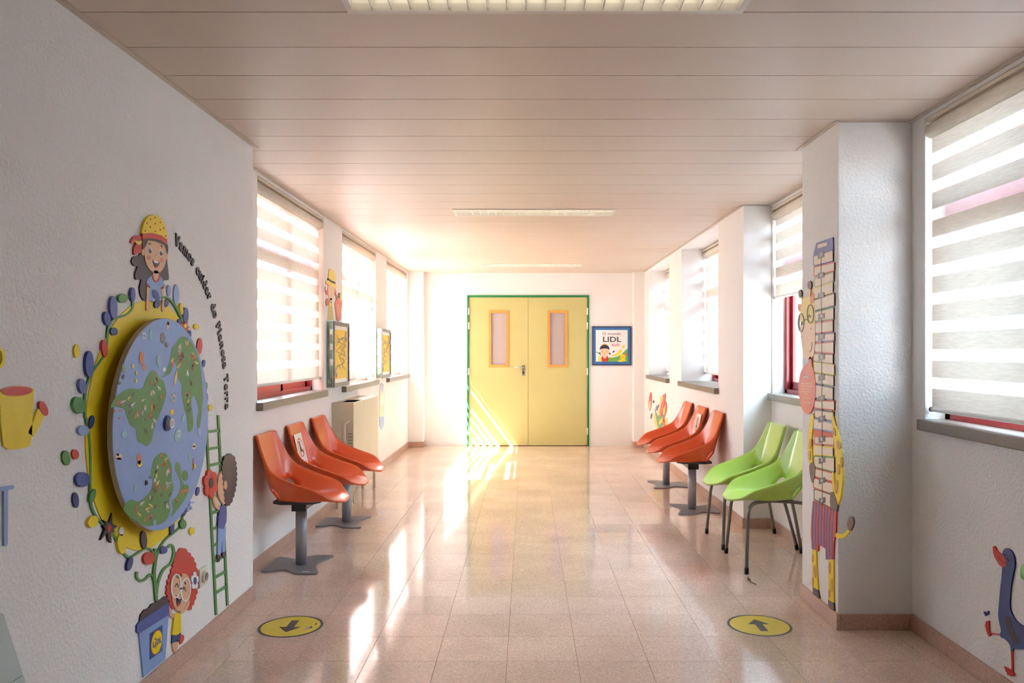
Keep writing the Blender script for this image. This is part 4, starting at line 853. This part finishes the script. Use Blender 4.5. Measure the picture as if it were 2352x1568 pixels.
for e in ((203, 215, 10, 36, 5), (197, 300, 9, 34, 0), (378, 130, 9, 30, -10), (408, 225, 11, 34, -8), (408, 400, 11, 38, 0), (392, 525, 12, 48, 4), (428, 350, 6, 40, 0)): D9.ell('spot', e, 'tan', 5)
D9.poly('tail', [(374, 832), (385, 856), (410, 866), (440, 862), (466, 838), (484, 832), (480, 852), (455, 882), (425, 898), (395, 893), (374, 875)], 'yellow', 0, 3); D9.poly('tail_tuft', [(466, 795), (472, 765), (488, 740), (508, 745), (514, 780), (506, 815), (490, 842), (474, 832)], 'brown', 1, 3)
sh = D9.poly('shorts', [(220, 625), (390, 698), (386, 850), (372, 920), (368, 1050), (324, 1042), (310, 970), (260, 940), (258, 990), (212, 968), (205, 860), (210, 740)], 'red', 2)
def syt(x): return 628+(x-220)*.43
def syb(x): return 968 if x < 258 else (940+(x-258)*.55 if x < 315 else 1040)
for i in range(8):
    x = 226+i*20.5; b = x-6 if i < 5 else x-9
    D9.stroke('stripe', [(x, syt(x)+3), (b-2, (syt(x)+syb(b))/2), (b, syb(b)+(8 if x < 258 or x > 320 else -2))], 9, 'blue', 3, sm=3, par=sh)
for pts, hoof in (([(213, 965), (243, 985), (246, 1100), (250, 1180), (257, 1268), (218, 1250), (214, 1100)], [(218, 1246), (256, 1268), (268, 1328), (242, 1322), (222, 1302)]), ([(332, 1045), (368, 1048), (369, 1200), (370, 1362), (330, 1340), (332, 1200)], [(330, 1337), (370, 1360), (375, 1417), (350, 1406), (331, 1378)])):
    lg_ = D9.poly('leg', pts, 'yellow', 1); D9.poly('hoof', hoof, 'brown', 2, par=lg_)
for e in ((236, 1135, 9, 48, -4), (220, 1210, 6, 34, 0), (220, 1040, 7, 30, 0), (342, 1110, 9, 44, 0), (358, 1235, 10, 50, 0), (340, 1295, 7, 30, 0)): D9.ell('spot', e, 'tan', 3)

# -- blue bird on the near right wall
D = Decal('bird_cutout', 'long-necked blue bird cutout with red beak walking along the wall', 'wall cutout', Plane('x', XR, -1), zt(2150, 1150, 3.7525))
D.poly('body', [(582, 560), (580, 480), (590, 430), (615, 408), (645, 415), (670, 445), (688, 500), (690, 560), (675, 640), (660, 720), (650, 820), (648, 900), (660, 960), (700, 1030), (758, 1075), (830, 1095), (900, 1120), (880, 1220), (820, 1262), (758, 1278), (715, 1278), (682, 1272), (668, 1298), (655, 1290), (648, 1240), (605, 1190), (575, 1178), (563, 1150), (572, 1115), (555, 1040), (548, 970), (555, 880), (565, 760), (578, 650)], 'birdblue', 0, 3)
D.poly('beak', [(505, 395), (518, 392), (540, 432), (570, 460), (600, 478), (617, 530), (612, 560), (585, 570), (555, 545), (522, 490), (505, 440)], 'red', 1, 3); D.stroke('beak_line', [(540, 470), (570, 510), (614, 535)], 4, 'brown', 2)
D.poly('wing', [(612, 1015), (632, 995), (654, 1008), (668, 1080), (698, 1150), (738, 1212), (720, 1210), (718, 1232), (700, 1232), (668, 1190), (630, 1110)], 'dark', 1, 3)
D.stroke('closed_eye', [(597, 455), (605, 470), (616, 462)], 4, 'dark', 2); D.stroke('closed_eye', [(628, 490), (636, 518), (652, 506)], 4, 'dark', 2)
D.stroke('leg', [(567, 1153), (472, 1139)], [10, 8], 'red', 0, sm=0); D.poly('foot', [(432, 1065), (441, 1068), (440, 1040), (448, 1052), (455, 1032), (467, 1034), (470, 1130), (482, 1158), (466, 1168), (450, 1130)], 'red', 1)
D.stroke('leg', [(663, 1290), (668, 1470)], [13, 9], 'red', 0, sm=0); D.poly('foot', [(598, 1425), (640, 1445), (668, 1464), (692, 1500), (660, 1508), (628, 1498), (625, 1478), (610, 1465), (612, 1450)], 'red', 1)
for q, e in enumerate(((432, 972, 7, 22, -22), (456, 966, 6, 19, 10))):
    b = Decal('dash_cutout', ('slanting' if q == 0 else 'upright')+' tiny dark blue dash cutout above the bird\'s raised foot', 'wall cutout', Plane('x', XR, -1), zt(2150, 1150, 3.7525)); b._root(ell(*e)); b.ell('dash', e, 'birdblue', 0, n=12)

# ------------------------------------------------------------------ floor stickers
def sticker(xc, yc, sgn, label):
    r = empty('floor_sticker', (xc, yc, 0)); tag(r, label, 'floor sticker', 'arrow stickers on the floor')
    def circ(rad, n=64): return [(xc+rad*math.cos(2*PI*i/n), yc+rad*math.sin(2*PI*i/n)) for i in range(n)]
    G_ = mat('sticker_grey', (72, 72, 76), .3); Y_ = mat('sticker_yellow', (224, 200, 62), .3, var=.04)
    extrude_xy('border', circ(.15), .0002, .0008, G_, r); extrude_xy('face', circ(.1375), .0003, .0011, Y_, r)
    a = [(-.018, -.082), (.018, -.082), (.018, .012), (.052, .012), (0, .082), (-.052, .012), (-.018, .012)]
    extrude_xy('arrow', [(xc+p[0], yc+sgn*p[1]) for p in a], .0004, .0014, G_, r)
    if sgn < 0:
        for x, y, w_ in ((.085, -.03, .012), (.10, -.015, .008), (.112, .03, .006)): extrude_xy('worn_patch', [(xc+x+w_*p[0], yc+y+w_*2.2*p[1]) for p in ((-1, -.6), (0, -1), (.9, -.3), (.5, .7), (-.4, 1))], .0005, .0015, G_ if w_ < .01 else TILE, r)
sticker(-1.122, 3.808, -1, 'round yellow floor sticker with arrow pointing at the viewer')
sticker(1.11, 3.823, 1, 'round yellow floor sticker with arrow pointing to the door')

# ------------------------------------------------------------------ small things
def notice(xw, yc, rz, label, full):
    r = empty('paper_notice', (xw, yc, 0), rz, True); tag(r, label, 'notice', 'notices stuck to chair backs')
    # lies on the inside of the backrest: from (x .040,z .745) down to (x .100,z .520)
    def q(y, t, off): return (.036+.0625*t+off, y, .742-.262*t)
    def sheet(nm, y0, y1, t0, t1, off, m):
        v = [q(y, t, off+o_) for o_ in (0, .0004) for y, t in ((y0, t0), (y1, t0), (y1, t1), (y0, t1))]
        o = pydata(nm, v, [(0, 1, 2, 3), (4, 5, 6, 7), (0, 1, 5, 4), (1, 2, 6, 5), (2, 3, 7, 6), (3, 0, 4, 7)], m, None); o.parent = r; return o
    sheet('sheet', -.100, .075, 0, .95, .006, mat('paper', (240, 240, 238), .3))
    if full:
        sheet('red_field', -.085, .045, .74, .95, .0066, ink('red'))
        v = []; f = []; n = 32
        for i in range(n):
            a = 2*PI*i/n
            for rr in (.064, .056): v.append(q(-.012+rr*math.cos(a), .36+rr/.262*math.sin(a), .0075))
        for i in range(n): f.append((2*i, 2*((i+1) % n), 2*((i+1) % n)+1, 2*i+1))
        o = pydata('ban_ring', v, f, ink('red'), None, fix=False); o.parent = r
        for nm, pts, m in (('ban_bar', [(-.058, .18), (-.050, .15), (.036, .54), (.028, .57)], 'red'), ('sitter_body', [(-.025, .27), (-.008, .27), (-.004, .44), (-.030, .44)], 'black'), ('sitter_legs', [(-.028, .43), (.024, .43), (.026, .47), (-.026, .47)], 'black'), ('sitter_shin', [(.014, .45), (.026, .45), (.026, .56), (.016, .56)], 'black'), ('chair_mark', [(-.040, .30), (-.034, .30), (-.028, .50), (-.034, .56), (-.04, .5)], 'red')):
            o = pydata(nm, [q(y, t, .0078) for y, t in pts], [tuple(range(len(pts)))], ink(m), None, fix=False); o.parent = r
        o = pydata('sitter_head', [q(-.018+.010*math.cos(2*PI*i/14), .225+.038*math.sin(2*PI*i/14), .0078) for i in range(14)], [tuple(range(14))], ink('black'), None, fix=False); o.parent = r
notice(XLF, 5.505, 0, 'white no-sitting notice on the middle orange seat beside the mural', True)
notice(XRF, 7.215, PI, 'white notice on the middle orange seat below the niches', True)
# twig on the floor
tx, tyy = (1725-CX)*H/(1337-CY), F*H/(1337-CY)
tw_ = empty('dry_leaf', (tx, tyy, 0)); tag(tw_, 'small curled brown dry leaf on the floor by the green chair leg', 'leaf')
tube('stalk', [(tx+.014, tyy-.05, .003), (tx+.004, tyy-.025, .004), (tx-.004, tyy, .005)], .0025, mat('leaf_dark', (70, 50, 36), .7), tw_, n=6)
pydata('blade', [(tx-.004, tyy, .004), (tx-.014, tyy+.02, .014), (tx-.010, tyy+.045, .005), (tx+.002, tyy+.062, .016), (tx+.006, tyy+.035, .006), (tx+.004, tyy+.012, .012)], [(0, 1, 2), (0, 2, 5), (2, 3, 4), (2, 4, 5)], mat('leaf_brown', (120, 84, 56), .7), tw_, fix=False)
# green bin at the right picture edge
bn = empty('green_bin', (1.67, 2.5, 0)); tag(bn, 'glossy green plastic bin at the right picture edge beside the bird', 'bin')
def lathe(nm, prof, m, par, xc, yc, n=32):
    v = []; f = []
    for r_, z in prof: v += [(xc+r_*math.cos(2*PI*i/n), yc+r_*math.sin(2*PI*i/n), z) for i in range(n)]
    for j in range(len(prof)-1):
        for i in range(n): f.append((j*n+i, j*n+(i+1) % n, (j+1)*n+(i+1) % n, (j+1)*n+i))
    f += [tuple(range(n)), tuple(range((len(prof)-1)*n, len(prof)*n))]
    return pydata(nm, v, f, m, par, smooth=True)
lathe('bin_body', [(.060, 0), (.064, .01), (.068, .30), (.085, .50), (.097, .56), (.100, .585)], mat('bin_dark', (52, 128, 30), .3), bn, 1.67, 2.5)
lathe('bin_lid', [(.104, .583), (.111, .590), (.111, .608), (.106, .622), (.088, .634), (.05, .640), (.01, .641)], mat('bin_light', (120, 196, 96), .25), bn, 1.67, 2.5)
for o in list(SC.objects):
    if '_local' in o: del o['_local']
